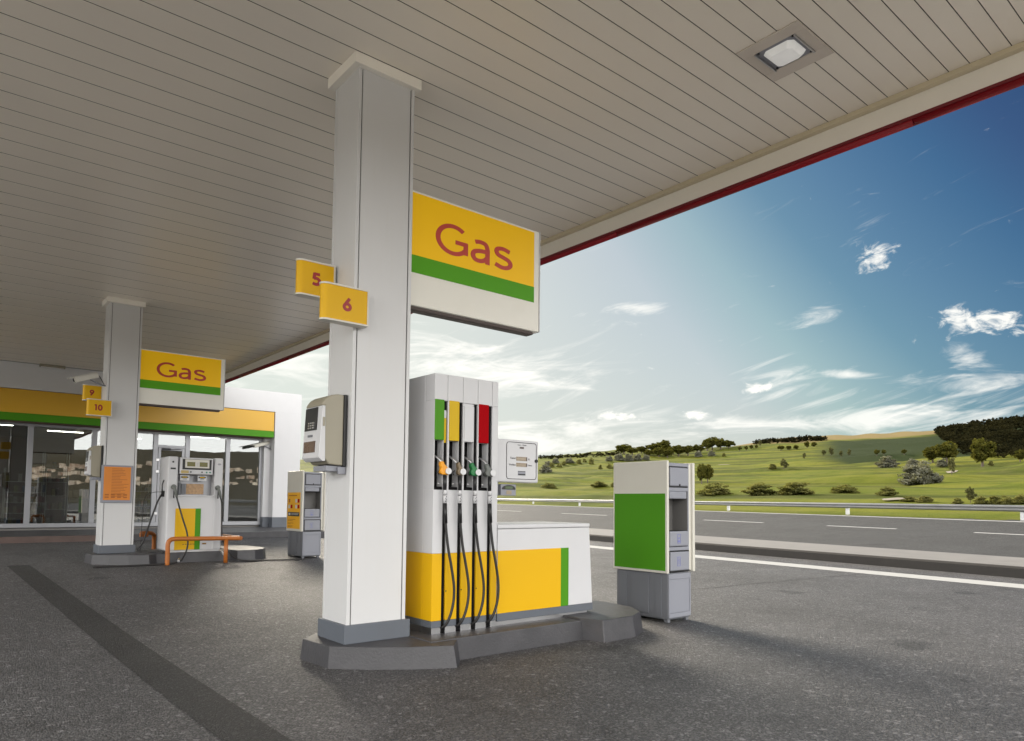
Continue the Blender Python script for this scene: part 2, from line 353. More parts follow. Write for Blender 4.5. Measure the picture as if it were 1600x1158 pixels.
# ------------------------------------------------------------------ builders
class MB:
    """collects simple solids and links them as ONE mesh"""
    def __init__(s): s.bm = bmesh.new()
    def _merge(s, b):
        me = bpy.data.meshes.new('tmp'); b.to_mesh(me); b.free(); s.bm.from_mesh(me); bpy.data.meshes.remove(me)
    def box(s, x0, x1, y0, y1, z0, z1, bev=0.0, seg=2, rz=0.0):
        b = bmesh.new(); bmesh.ops.create_cube(b, size=1.0)
        bmesh.ops.scale(b, vec=(x1-x0, y1-y0, z1-z0), verts=b.verts)
        if bev > 0: bmesh.ops.bevel(b, geom=list(b.edges), offset=bev, segments=seg, affect='EDGES', profile=.5)
        if rz: bmesh.ops.rotate(b, cent=(0, 0, 0), matrix=Matrix.Rotation(rz, 3, 'Z'), verts=b.verts)
        bmesh.ops.translate(b, vec=((x0+x1)/2, (y0+y1)/2, (z0+z1)/2), verts=b.verts)
        s._merge(b); return s
    def prism(s, pts, lo, hi, axis='z', bev=0.0, top=None):
        """closed outline (2d pts) extruded along an axis; top = optional second outline"""
        b = bmesh.new()
        def P(p, h):
            return {'z': (p[0], p[1], h), 'y': (p[0], h, p[1]), 'x': (h, p[0], p[1])}[axis]
        v0 = [b.verts.new(P(p, lo)) for p in pts]; v1 = [b.verts.new(P(p, hi)) for p in (top or pts)]
        n = len(pts)
        b.faces.new(v0); b.faces.new(v1[::-1])
        for i in range(n): b.faces.new((v0[i], v1[i], v1[(i+1) % n], v0[(i+1) % n]))
        bmesh.ops.recalc_face_normals(b, faces=b.faces)
        if bev > 0: bmesh.ops.bevel(b, geom=list(b.edges), offset=bev, segments=2, affect='EDGES', profile=.5)
        s._merge(b); return s
    def tube(s, pts, r, n=10, smooth=3, cap=True):
        P = [Vector(p) for p in pts]
        if smooth > 0 and len(P) > 2:
            Q = []
            for i in range(len(P)-1):
                p0 = P[max(0, i-1)]; p1 = P[i]; p2 = P[i+1]; p3 = P[min(len(P)-1, i+2)]
                for k in range(smooth+1):
                    t = k/(smooth+1)
                    Q.append(.5*((2*p1)+(p2-p0)*t+(2*p0-5*p1+4*p2-p3)*t*t+(3*p1-p0-3*p2+p3)*t*t*t))
            Q.append(P[-1]); P = Q
        R = r if isinstance(r, (list, tuple)) else None
        rings = []; up = Vector((0, 0, 1)); prev = None
        for i, p in enumerate(P):
            t = (P[min(i+1, len(P)-1)]-P[max(0, i-1)]).normalized()
            if prev is None:
                a = t.cross(up)
                if a.length < .05: a = t.cross(Vector((1, 0, 0)))
                a.normalize()
            else:
                a = (prev-t*prev.dot(t)); a.normalize()
            prev = a; c = t.cross(a)
            if R: k = i/(len(P)-1)*(len(R)-1); j = min(int(k), len(R)-2); rr = R[j]+(R[j+1]-R[j])*(k-j)
            else: rr = r
            rings.append([s.bm.verts.new(p+a*math.cos(2*math.pi*q/n)*rr+c*math.sin(2*math.pi*q/n)*rr) for q in range(n)])
        for a, b in zip(rings, rings[1:]):
            for q in range(n): s.bm.faces.new((a[q], a[(q+1) % n], b[(q+1) % n], b[q])).smooth = True
        if cap: s.bm.faces.new(rings[0][::-1]); s.bm.faces.new(rings[-1])
        return s
    def disc(s, c, nrm, r, h, n=20):
        a = Vector(c); d = Vector(nrm).normalized(); return s.tube([a, a+d*h], r, n, 0)
    def build(s, name, m, parent=None, org=None, smooth=False):
        me = bpy.data.meshes.new(name)
        if org is not None: bmesh.ops.translate(s.bm, vec=-Vector(org), verts=s.bm.verts)
        bmesh.ops.recalc_face_normals(s.bm, faces=s.bm.faces)
        s.bm.to_mesh(me); s.bm.free(); me.materials.append(m)
        if smooth: me.polygons.foreach_set('use_smooth', [True]*len(me.polygons))
        o = bpy.data.objects.new(name, me); COL.objects.link(o)
        if parent: o.parent = parent
        elif org is not None: o.location = org
        return o

def tag(o, label=None, cat=None, group=None, kind=None):
    if label: o['label'] = label
    if cat: o['category'] = cat
    if group: o['group'] = group
    if kind: o['kind'] = kind
    return o
class Thing:
    """an Empty at the thing's base; parts are built in world coordinates and hung under it"""
    def __init__(s, name, label, cat, loc, group=None):
        s.e = bpy.data.objects.new(name, None); COL.objects.link(s.e); s.e.location = loc; s.loc = Vector(loc)
        s.e.empty_display_size = .2; tag(s.e, label, cat, group)
    def part(s, name, mb, m, parent=None, smooth=False, label=None):
        o = mb.build(name, m, parent or s.e, s.loc, smooth)
        if label: o['label'] = label
        return o
    def text(s, name, body, m, parent, bbox, y, bold=0.0, axis='y', ext=.0015):
        o = text_mesh(name, body, m, bbox, y, bold, axis, ext)
        o.data.transform(Matrix.Translation(-s.loc)); o.parent = parent or s.e; return o

def text_mesh(name, body, m, bbox, y, bold, axis, ext):
    """lettering fitted into bbox = (a0, a1, z0, z1) on the plane y (facing -Y) or x (facing -X); a1 None keeps the aspect"""
    cu = bpy.data.curves.new(name, 'FONT'); cu.body = body; cu.extrude = ext; cu.offset = bold; cu.resolution_u = 6
    ob = bpy.data.objects.new(name, cu); COL.objects.link(ob)
    dg = bpy.context.evaluated_depsgraph_get(); dg.update()
    me = bpy.data.meshes.new_from_object(ob.evaluated_get(dg)); bpy.data.objects.remove(ob); bpy.data.curves.remove(cu)
    co = np.empty(len(me.vertices)*3, 'f'); me.vertices.foreach_get('co', co); co = co.reshape(-1, 3)
    lo, hi = co.min(0), co.max(0); a0, a1, z0, z1 = bbox
    sz = (z1-z0)/(hi[1]-lo[1]); sx = sz if a1 is None else (a1-a0)/(hi[0]-lo[0])
    a = a0+(co[:, 0]-lo[0])*sx; z = z0+(co[:, 1]-lo[1])*sz; d = co[:, 2]
    new = np.stack([a, y-d, z], 1) if axis == 'y' else np.stack([y-d, 2*a0+(hi[0]-lo[0])*sx-a, z], 1)
    me.vertices.foreach_set('co', new.astype('f').ravel()); me.materials.clear(); me.materials.append(m); me.update()
    o = bpy.data.objects.new(name, me); COL.objects.link(o); return o

def arc_pts(cx, cy, rx, ry, a0, a1, n=18):
    return [(cx+rx*math.cos(rad(a0+(a1-a0)*k/n)), cy+ry*math.sin(rad(a0+(a1-a0)*k/n))) for k in range(n+1)]
def curve_pts(P, n=7):
    Q = []
    for i in range(len(P)-1):
        p0, p1, p2, p3 = P[max(0, i-1)], P[i], P[i+1], P[min(len(P)-1, i+2)]
        for k in range(n):
            t = k/n; Q.append(tuple(.5*(2*b+(c-a)*t+(2*a-5*b+4*c-d)*t*t+(3*b-a-3*c+d)*t**3) for a, b, c, d in zip(p0, p1, p2, p3)))
    return Q+[P[-1]]
def glyph_strokes(body):
    """plain sans letters as centre lines; returns (strokes, stroke width)"""
    if body == 'Gas':
        S = [arc_pts(.50, .5, .43, .44, 48, 322, 26), [(.865, .10), (.865, .50)], [(.56, .45), (.92, .45)]]
        S += [curve_pts([(1.14, .665), (1.30, .70), (1.46, .66), (1.52, .50), (1.52, .36)]), [(1.52, .40), (1.52, .0)], curve_pts([(1.52, .415), (1.30, .40), (1.12, .33), (1.08, .20), (1.15, .085), (1.30, .065), (1.44, .13), (1.52, .24)])]
        S += [curve_pts([(2.22, .64), (2.02, .695), (1.84, .655), (1.80, .55), (1.87, .45), (2.03, .40), (2.20, .33), (2.25, .20), (2.16, .09), (1.98, .055), (1.76, .125)])]
        return S, .135
    D = {'6': (.68, [arc_pts(.34, .31, .245, .22, 0, 360, 26), curve_pts([(.52, .97), (.30, .66), (.10, .36)])]),
         '9': (.68, [arc_pts(.34, .69, .245, .22, 0, 360, 26), curve_pts([(.16, .03), (.38, .34), (.58, .64)])]),
         '5': (.64, [[(.16, .905), (.58, .905)], [(.20, .98), (.145, .48)], curve_pts([(.13, .53), (.34, .575), (.52, .47), (.545, .30), (.44, .13), (.26, .09), (.05, .15)])]),
         '1': (.42, [[(.26, 0), (.26, 1)], [(.02, .90), (.30, .90)]]),
         '0': (.72, [arc_pts(.36, .5, .245, .405, 0, 360, 30)])}
    S = []; x = 0
    for c in body: S += [[(x+px, py) for px, py in st] for st in D[c][1]]; x += D[c][0]+.10
    return S, .235
def stroke_text(t, name, body, m, bbox, y):
    """sign lettering built from solid strokes, facing -Y, fitted into bbox = (x0, x1, z0, z1)"""
    S, w = glyph_strokes(body); polys = []
    for st in S:
        L, R = [], []
        closed = math.dist(st[0], st[-1]) < 1e-6
        for i, p in enumerate(st):
            a = st[i-1] if i else (st[-2] if closed else p); b = st[i+1] if i < len(st)-1 else (st[1] if closed else p)
            dx, dy = b[0]-a[0], b[1]-a[1]; l = math.hypot(dx, dy) or 1; nx, ny = -dy/l*w/2, dx/l*w/2
            L.append((p[0]+nx, p[1]+ny)); R.append((p[0]-nx, p[1]-ny))
        polys.append((L, R))
    A = [q for L, R in polys for q in L+R]; x0, x1 = min(q[0] for q in A), max(q[0] for q in A); z0, z1 = min(q[1] for q in A), max(q[1] for q in A)
    fx = lambda q: bbox[0]+(q[0]-x0)/(x1-x0)*(bbox[1]-bbox[0]); fz = lambda q: bbox[2]+(q[1]-z0)/(z1-z0)*(bbox[3]-bbox[2])
    mb = MB()
    for k, (L, R) in enumerate(polys):
        yy = y-.0016-.0004*k; ring = [[mb.bm.verts.new((fx(q), d, fz(q))) for q in E] for E, d in ((L, yy), (R, yy), (L, y), (R, y))]
        n = len(L)
        for i in range(n-1):
            mb.bm.faces.new((ring[0][i], ring[0][i+1], ring[1][i+1], ring[1][i])); mb.bm.faces.new((ring[2][i], ring[2][i+1], ring[0][i+1], ring[0][i])); mb.bm.faces.new((ring[1][i], ring[1][i+1], ring[3][i+1], ring[3][i]))
    return t.part(name, mb, m)

def grid_mesh(name, verts, nu, nv, m, closed=False):
    me = bpy.data.meshes.new(name); f = []
    for i in range(nu-1):
        for j in range(nv-1 if not closed else nv):
            k = (j+1) % nv
            f.append((i*nv+j, (i+1)*nv+j, (i+1)*nv+k, i*nv+k))
    me.from_pydata(verts, [], f); me.materials.append(m); me.update()
    me.polygons.foreach_set('use_smooth', [True]*len(me.polygons))
    o = bpy.data.objects.new(name, me); COL.objects.link(o); return o

def sm01(a, b, x):
    t = min(1, max(0, (x-a)/(b-a))); return t*t*(3-2*t)
def gz(x, y):
    q = y-7.0
    return .017*(math.log1p(math.exp(q)) if q < 30 else q)*(1-sm01(8, 15, x))

# ------------------------------------------------------------------ setting: ground, road, fields
def build_ground():
    ys = [-70+.8*i for i in range(int(150/.8)+1)]; V = []; nx = 120
    for y in ys:
        xe = 16.60+.182*y
        for i in range(nx):
            x = -45+(xe+45)*i/(nx-1); V.append((x, y, gz(x, y)))
    o = grid_mesh('forecourt', V, len(ys), nx, M_ASPH); tag(o, kind='structure')
    g = MB().box(-900, 900, -900, 900, -2.0, -.30).build('ground', M_FIELD); tag(g, kind='structure')
    # darker patched channel strip in the asphalt
    V = []; ys = [-6+.4*i for i in range(57)]
    for y in ys:
        k = min(1.0, (y-4.5)/11.9)
        x0, x1 = 1.448-.165*k, 1.774-.137*k
        for x in (x0, x1): V.append((x, y, gz(x, y)+.004))
    tag(grid_mesh('drain_strip', V, len(ys), 2, M_STRIP), kind='structure')
    # unseen pale apron added behind and left, to bounce light onto the ceiling
    ap = MB()
    V = []; ys = [-66+1.0*i for i in range(66)]
    for y in ys:
        for i in range(61): V.append((-44+i, y-.9, gz(-44+i, y-.9)+.004))
    tag(grid_mesh('bounce_apron', V, len(ys), 61, M_BOUNCE), kind='structure')
    V = []; ys = [-1.9+1.0*i for i in range(25)]
    for y in ys:
        for i in range(41): V.append((-44+i, y+.004, gz(-44+i, y)+.004))
    tag(grid_mesh('bounce_apron', V, len(ys), 41, M_BOUNCE), kind='structure')
    b = bmesh.new(); J = [(9.6, 7.36), (10.6, 7.22), (11.7, 7.2), (12.8, 7.06), (14.0, 7.01), (15.3, 6.86)]
    for (xa, ya), (xb, yb) in zip(J, J[1:]):
        b.faces.new([b.verts.new((px, py+o, gz(px, py)+.003)) for px, py, o in ((xa, ya, -.012), (xb, yb, -.012), (xb, yb, .012), (xa, ya, .012))])
    me = bpy.data.meshes.new('dark_line'); b.to_mesh(me); b.free(); me.materials.append(M_STRIP)  # thin dark line across the asphalt
    o = bpy.data.objects.new('dark_line', me); COL.objects.link(o); tag(o, kind='structure')
    # kerb median between forecourt and road, the road itself, painted lines
    S = [-60+1.0*i for i in range(261)]
    def strip(name, prof, m):
        V = []
        for s in S:
            for n, z in prof(s): V.append((*road_xy(s, n), z))
        o = grid_mesh(name, V, len(S), len(prof(0)), m); tag(o, kind='structure'); o.data.polygons.foreach_set('use_smooth', [False]*len(o.data.polygons)); return o
    def base(s, n): x, y = road_xy(s, n); return gz(x, y)
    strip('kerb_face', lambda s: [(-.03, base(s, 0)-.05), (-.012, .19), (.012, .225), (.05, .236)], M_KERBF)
    strip('kerb', lambda s: [(.05, .236), (.45, .240), (.451, .234), (.46, .234), (.461, .240), (kerb_back(s)-.02, .245), (kerb_back(s), .235), (kerb_back(s)+.01, .15)], M_CONC2)
    strip('road', lambda s: [(kerb_back(s)-.02, .195)]+[(kerb_back(s)+(far_edge(s)+.9-kerb_back(s))*k, road_z(s, kerb_back(s)+(far_edge(s)+.9-kerb_back(s))*k)) for k in (0, .25, .5, .75, 1)], M_ROAD)
    V = []
    for s in S: 
        for n in (far_edge(s)-.12, far_edge(s)+.12): V.append((*road_xy(s, n), road_z(s, n)+.004))
    o1 = grid_mesh('edge_line', V, len(S), 2, M_MARK); tag(o1, kind='structure')
    V = []
    for i in range(120):
        y = -40+.9*i; xo = 15.48+.13*y; V += [(xo-.80, y, gz(xo-.8, y)+.004), (xo-.02, y, gz(xo, y)+.004)]
    tag(grid_mesh('white_line', V, 120, 2, M_MARK), kind='structure')
    b = bmesh.new()
    for s0, s1 in ((39.5, 33.3), (28.6, 27.0), (23.83, 19.62), (16.01, 12.85), (9.98, 6.9), (4.2, 1.2), (-2, -5), (-8, -11), (46.5, 53), (60, 67)):
        q = []
        for s, n in ((s0, -.09), (s1, -.09), (s1, .09), (s0, .09)):
            nn = road_n(7.66, .106, s)+n; q.append(b.verts.new((*road_xy(s, nn), road_z(s, nn)+.005)))
        b.faces.new(q)
    me = bpy.data.meshes.new('lane_dashes'); bmesh.ops.recalc_face_normals(b, faces=b.faces); b.to_mesh(me); b.free(); me.materials.append(M_MARK)
    o = bpy.data.objects.new('lane_dashes', me); COL.objects.link(o); tag(o, kind='structure')
build_ground()

def build_fields():
    az_list = []; a = -180.0
    while a <= 180.01:
        az_list.append(a); a += .3 if 8 < a < 58 else 2.0
    rr = [0.0]; r = .5
    while r < 1500: rr.append(r); r = r*1.035+.35
    V, Z = [], []
    for a in az_list:
        d0, z0 = edge_s(max(-179.9, min(179.9, a))); d0 += .05; ca, sa = math.cos(rad(a)), math.sin(rad(a))
        for q in rr:
            d = d0+q; x, y = ca*d, sa*d; z = terrain_z(x, y) if d0 < 114 else terrain_z(x, y)
            if q == 0: z = z0-.02
            V.append((x, y, z))
            vis = 12 < a < 60
            ridge = sm01(1, 0, 1)
            gold = sm01(728, 742, d+6*math.sin(a*1.7))*(1 if d < 1500 else 0)*sm01(40, 32, a)*sm01(17.3, 18.2, a) if vis else 0
            dark = sm01(a*0+285, 330, d+25*math.sin(a*.9))*sm01(730, 700, d)*sm01(27.5, 25.0, a) if vis else 0  # mask of the far slope whose shade is put into the grass colour
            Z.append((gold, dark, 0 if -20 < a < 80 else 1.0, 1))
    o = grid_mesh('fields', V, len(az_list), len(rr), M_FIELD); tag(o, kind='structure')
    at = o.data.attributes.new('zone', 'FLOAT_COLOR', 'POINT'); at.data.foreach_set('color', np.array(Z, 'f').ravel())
build_fields()

# town on the hills behind the photographer, seen only as a reflection in the shop windows
def build_town():
    rng = random.Random(7); b = MB()
    for i in range(900):
        a = rng.uniform(-100, -15); d = rng.uniform(120, 380); x, y = d*math.cos(rad(a)), d*math.sin(rad(a)); z = terrain_z(x, y)
        k = d*.01; w, l, h = k*rng.uniform(.4, 1.0), k*rng.uniform(.4, 1.0), k*rng.uniform(.3, .7); b.box(x-w/2, x+w/2, y-l/2, y+l/2, z-1, z+h, rz=rng.random())
    tag(b.build('hillside_town', leaf_mat('town_walls', (.30, .20, .15), (.80, .74, .66), 0.0)), 'pale houses of a town covering the hills behind the photographer', 'town', kind='stuff')
build_town()

# ------------------------------------------------------------------ canopy
CZ = 5.572
def build_canopy():
    t = Thing('canopy', 'station canopy with long beige ceiling planks, white fascia and red gutter', 'canopy', (-4, 10, CZ))
    ys = [6.01]
    while ys[-1] < 25.9: ys.append(ys[-1]+.105+.0318*ys[-1])
    lo = [6.01]
    while lo[-1] > -1.2:
        y = lo[-1]; p = max(.11, (.105+.0318*y)/(1.0318)); lo.append(y-p)
    ys = sorted(lo[1:]+ys); ys[-1] = 25.97
    b = MB(); XE = -4.0
    for y0, y1 in zip(ys, ys[1:]):
        e = .0035+.0006*max(0, y0)
        b.prism([(y0+e, CZ+.003), (y0+e, CZ), (y1-e, CZ), (y1-e, CZ+.003)], XE, 7.31, 'x')
    t.part('ceiling', b, M_CEIL)
    t.part('roof_deck', MB().box(XE-.1, 7.36, ys[0]-.2, 26.34, CZ+.0045, CZ+.5), M_GROOVE)
    t.part('edge_trim', MB().box(7.30, 7.368, ys[0], 25.96, 5.518, CZ-.001, .004), M_TRIM)
    t.part('fascia', MB().box(7.37, 7.46, ys[0]-.2, 25.97, 5.322, 6.25, .004), M_FASC)
    for i in range(9):
        if ys[0]+3.9*i < 25: t.part('gutter', MB().tube([(7.425, ys[0]+3.9*i+.004, 5.285), (7.425, min(25.95, ys[0]+3.9*(i+1)-.004), 5.285)], .046, 14, 0), M_RED)
    t.part('gutter_lip', MB().box(7.368, 7.40, ys[0]-.1, 25.96, 5.288, 5.321), mat('dark_red_lip', (.16, .006, .012), .4))
    # taller white fascia on the street side
    t.part('left_fascia', MB().box(XE-.2, XE-.1, ys[0]-.2, 25.97, 5.32, 6.25), M_FASC)
    t.part('near_fascia', MB().box(XE-.1, 7.36, ys[0]-.3, ys[0]-.2, 5.32, 6.25), M_FASC)
build_canopy()

def ceiling_light():
    t = Thing('ceiling_light', 'square recessed ceiling lamp with taupe frame near the canopy edge', 'ceiling lamp', (5.85, 3.2, CZ-.03))
    b = MB(); z0, z1 = CZ-.012, CZ-.001
    b.box(5.53, 5.665, 2.905, 3.495, z0, z1, .003).box(6.03, 6.185, 2.905, 3.495, z0, z1, .003).box(5.665, 6.03, 2.905, 3.0, z0, z1, .003).box(5.665, 6.03, 3.39, 3.495, z0, z1, .003)
    t.part('frame', b, M_TAUPE)
    t.part('housing', MB().box(5.66, 6.035, 2.995, 3.395, CZ-.004, CZ-.0015), M_BIN2)
    for ya in (3.0, 3.378): t.part('bracket', MB().box(5.665, 6.03, ya, ya+.012, z0-.016, z0), M_STEEL)
    o = [(5.70, 3.09), (5.74, 3.045), (5.955, 3.045), (5.995, 3.09), (5.995, 3.30), (5.955, 3.345), (5.74, 3.345), (5.70, 3.30)]
    cx, cy = 5.8475, 3.195
    t.part('lens', MB().prism([(cx+(x-cx)*.72, cy+(y-cy)*.72) for x, y in o], CZ-.055, CZ-.006, 'z', .006, top=o), M_LAMPL)
    for x in (5.685, 6.01):
        for y in (3.03, 3.36): t.part('screw', MB().disc((x, y, CZ-.004), (0, 0, -1), .011, .010, 10), M_BLACK)
ceiling_light()

# ------------------------------------------------------------------ columns, signs and terminals (near and far station)
def column(dx, dy, zp, label, top=CZ):
    x0, x1, y0, y1 = 2.925+dx, 3.525+dx, 5.775+dy, 6.265+dy
    t = Thing('canopy_column', label, 'column', ((x0+x1)/2, (y0+y1)/2, zp))
    zb = zp+.163
    t.part('core', MB().box(x0+.016, x1-.016, y0+.016, y1-.016, zb-.01, top-.11), M_GROOVE)
    b = MB(); s = .034; g = .011; za, zc = zb-.004, top-.106
    for xa in (x0, x1-s):
        for ya in (y0, y1-s): t.part('corner_post', MB().box(xa, xa+s, ya, ya+s, za, zc, .003), M_WHITE)
    for q in ((x0+s+g, x1-s-g, y0+.004, y0+.03), (x0+s+g, x1-s-g, y1-.03, y1-.004), (x0+.003, x0+.028, y0+s+.002, y1-s-.002), (x1-.028, x1-.003, y0+s+.002, y1-s-.002)):
        t.part('cladding', MB().box(*q, za, zc, .002), M_WHITE)
    t.part('base_band', MB().box(x0-.03, x1+.036, y0-.03, y1+.03, zp, zb, .004), M_GREYB)
    t.part('capital', MB().box(x0-.065, x1+.045, y0-.052, y1+.035, top-.106, top-.001, .004), M_FASC)
    return t
column(0, 0, .19, 'nearest tall white canopy column carrying the signs 5 and 6')
column(-.145, 10.45, .345, 'distant white canopy column carrying the signs 9 and 10 before the shop')

def gas_sign(dx, dy, dz, label, sx=1.0):
    x0 = 3.53+dx; Y = 5.87+dy
    t = Thing('gas_sign', label, 'sign', (x0, Y+.07, 3.37+dz))
    X = lambda v: 3.53+dx+(v-3.53)
    z = lambda v: v+dz
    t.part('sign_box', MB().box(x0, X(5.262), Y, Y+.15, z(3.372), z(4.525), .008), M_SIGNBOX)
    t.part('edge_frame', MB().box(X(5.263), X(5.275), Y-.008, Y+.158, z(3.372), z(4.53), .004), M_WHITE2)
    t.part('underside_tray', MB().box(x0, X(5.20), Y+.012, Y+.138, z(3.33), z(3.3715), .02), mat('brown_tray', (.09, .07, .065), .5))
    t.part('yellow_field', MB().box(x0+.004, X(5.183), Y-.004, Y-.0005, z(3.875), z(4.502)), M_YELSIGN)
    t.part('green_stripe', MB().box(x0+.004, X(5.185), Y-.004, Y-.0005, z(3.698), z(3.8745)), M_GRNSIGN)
    stroke_text(t, 'lettering', 'Gas', M_LETTER, (X(3.855), X(4.865), z(3.972), z(4.300)), Y-.0045)
gas_sign(0, 0, 0, 'large yellow Gas sign fixed to the nearest column')
gas_sign(-.15, 10.43, .085, 'smaller looking yellow Gas sign on the distant column')

def number_sign(x0, x1, y, z0, z1, body, label, tx, size):
    t = Thing('number_sign', label, 'sign', (x0, y, z0)); th = .10
    def outline(e):
        r = th/2+e; c = (x0+th/2, y+th/2); a = [(c[0]+r*math.cos(rad(q)), c[1]+r*math.sin(rad(q))) for q in range(90, 271, 15)]
        return a+[(x1+e, y-e), (x1+e, y+th+e)]
    t.part('panel', MB().prism(outline(0), z0+.014, z1-.014, 'z'), M_YEL)
    t.part('rim', MB().prism(outline(.006), z0, z0+.0145, 'z').prism(outline(.006), z1-.0145, z1, 'z').box(x1-.008, x1+.007, y-.006, y+th+.006, z0+.0146, z1-.0146), M_CREAM)
    zc = (z0+z1)/2
    stroke_text(t, 'numeral', body, M_DIGIT, (tx-size*.34, tx+size*.36 if len(body) == 1 else tx+size*.80, zc-size/2, zc+size/2), y-.001)
number_sign(2.57, 3.005, 5.655, 3.015, 3.345, '6', 'yellow number 6 sign on the front corner of the nearest column', 2.80, .125)
number_sign(2.545, 2.90, 6.13, 3.335, 3.668, '5', 'yellow number 5 sign behind the 6 on the nearest column', 2.72, .125)
number_sign(2.42, 2.855, 16.08, 3.098, 3.432, '10', 'yellow number 10 sign on the front corner of the distant column', 2.595, .125)
number_sign(2.44, 2.78, 16.75, 3.47, 3.80, '9', 'yellow number 9 sign behind the 10 on the distant column', 2.60, .125)

def terminal(dx, dy, dz, label):
    xw = 2.92+dx; y0, y1 = 5.85+dy, 6.20+dy; z = lambda v: v+dz
    t = Thing('payment_terminal', label, 'payment terminal', (xw, (y0+y1)/2, z(1.70)))
    t.part('back_plate', MB().box(xw-.03, xw, y0-.012, y1+.012, z(1.755), z(2.41), .008), M_BLACK)
    # rounded hood: profile in (x, z) extruded along y
    prof = [(xw-.03, z(1.765)), (xw-.03, z(2.405)), (xw-.09, z(2.408)), (xw-.15, z(2.395)), (xw-.20, z(2.365)), (xw-.235, z(2.315)), (xw-.238, z(2.295)), (xw-.208, z(2.295)), (xw-.222, z(1.845)), (xw-.165, z(1.775))]
    t.part('hood', MB().prism(prof, y0, y1, 'y', .01), M_BEIGE)
    f = t.part('front_panel', MB().prism([(xw-.209, z(2.293)), (xw-.236, z(2.293)), (xw-.262, z(1.83)), (xw-.228, z(1.80)), (xw-.20, z(1.80))], y0-.004, y1+.004, 'y', .004), M_WHITE2)
    t.part('screen', MB().prism([(xw-.2375, z(2.285)), (xw-.2445, z(2.285)), (xw-.2550, z(2.08)), (xw-.248, z(2.08))], y0+.08, y1-.02, 'y'), M_BLACK, f)
    b = MB()
    for i in range(3):
        for j in range(3): t.part('key', MB().box(xw-.262+.0014*j, xw-.248+.0014*j, y0+.13+.045*i, y0+.155+.045*i, z(2.095+.022*j), z(2.108+.022*j)), M_STEEL, f)
    t.part('receipt_slot', MB().prism([(xw-.25, z(1.98)), (xw-.2605, z(1.98)), (xw-.2655, z(1.88)), (xw-.25, z(1.88))], y0+.09, y1-.03, 'y'), mat('brown_slot', (.09, .05, .035), .3), f)
    t.part('card_label', MB().box(xw-.258, xw-.248, y0+.16, y0+.25, z(2.02), z(2.04)), M_BIN, f)
    t.part('handle', MB().box(xw-.232, xw-.213, y0-.012, y0-.003, z(2.11), z(2.19), .003), M_BEIGE, f)
    b = MB(); b.box(xw-.17, xw, y0+.04, y1-.04, z(1.715), z(1.764), .004).box(xw-.07, xw, y0+.0, y0+.03, z(1.69), z(1.754), .003)
    t.part('bracket', b, M_BIN2)
terminal(0, 0, 0, 'beige wall mounted card terminal on the left face of the nearest column')
terminal(-.145, 10.45, .115, 'beige card terminal on the left face of the distant column')

def notice_board():
    t = Thing('notice_board', 'orange notice in a pale frame on the distant column', 'notice', (3.02, 16.21, 1.41))
    y = 16.223
    t.part('frame', MB().box(2.745, 3.315, y-.03, y, 1.365, 2.13, .006), M_BIN2)
    t.part('sheet', MB().box(2.79, 3.275, y-.034, y-.0305, 1.42, 2.095), M_POSTER)
    b = MB(); rng = random.Random(3)
    for i in range(19): z = 2.05-.031*i; b.box(2.93, 2.93+rng.uniform(.15, .31), y-.0355, y-.0342, z, z+.009)
    for i in range(2):
        for j in range(4): b.box(2.82+.11*j, 2.89+.11*j, y-.0355, y-.0342, 1.465+.05*i, 1.49+.05*i)
    t.part('printed_text', b, mat('poster_print', (.34, .10, .01), .6))
notice_board()

def cctv(name_loc, base, tip, arm, label):
    B, Tp, A = Vector(base), Vector(tip), Vector(arm)
    t = Thing('security_camera', label, 'camera', arm)
    d = (Tp-B).normalized(); side = d.cross(Vector((0, 0, 1))).normalized(); up = side.cross(d)
    b = MB(); bb = bmesh.new(); bmesh.ops.create_cube(bb, size=1.0); L = (Tp-B).length
    bmesh.ops.scale(bb, vec=(L, .11, .10), verts=bb.verts); bmesh.ops.bevel(bb, geom=list(bb.edges), offset=.015, segments=2, affect='EDGES')
    R = Matrix((d, side, up)).transposed().to_4x4(); R.translation = (B+Tp)/2; bmesh.ops.transform(bb, matrix=R, verts=bb.verts); b._merge(bb)
    t.part('housing', b, M_CREAM)
    b = MB(); bb = bmesh.new(); bmesh.ops.create_cube(bb, size=1.0); bmesh.ops.scale(bb, vec=(L*1.15, .14, .012), verts=bb.verts)
    R2 = R.copy(); R2.translation = (B+Tp)/2+up*.062+d*.04; bmesh.ops.transform(bb, matrix=R2, verts=bb.verts); b._merge(bb)
    t.part('sunshield', b, M_CREAM)
    t.part('lens', MB().disc(Tp-d*.002, d, .035, .006), M_BLACK)
    t.part('arm', MB().tube([B+d*L*.35-up*.05, B+d*L*.2-up*.12, (A+B)/2-Vector((0, 0, .09)), A], .016, 8), M_BIN2)
    t.part('cable', MB().tube([B, B-d*.03-up*.05, A+Vector((-.03, 0, .02))], .008, 6), M_BLACK)
cctv('', (2.62, 16.32, 3.95), (2.20, 16.24, 3.78), (2.785, 16.40, 3.76), 'small security camera on the distant column above the number 9')

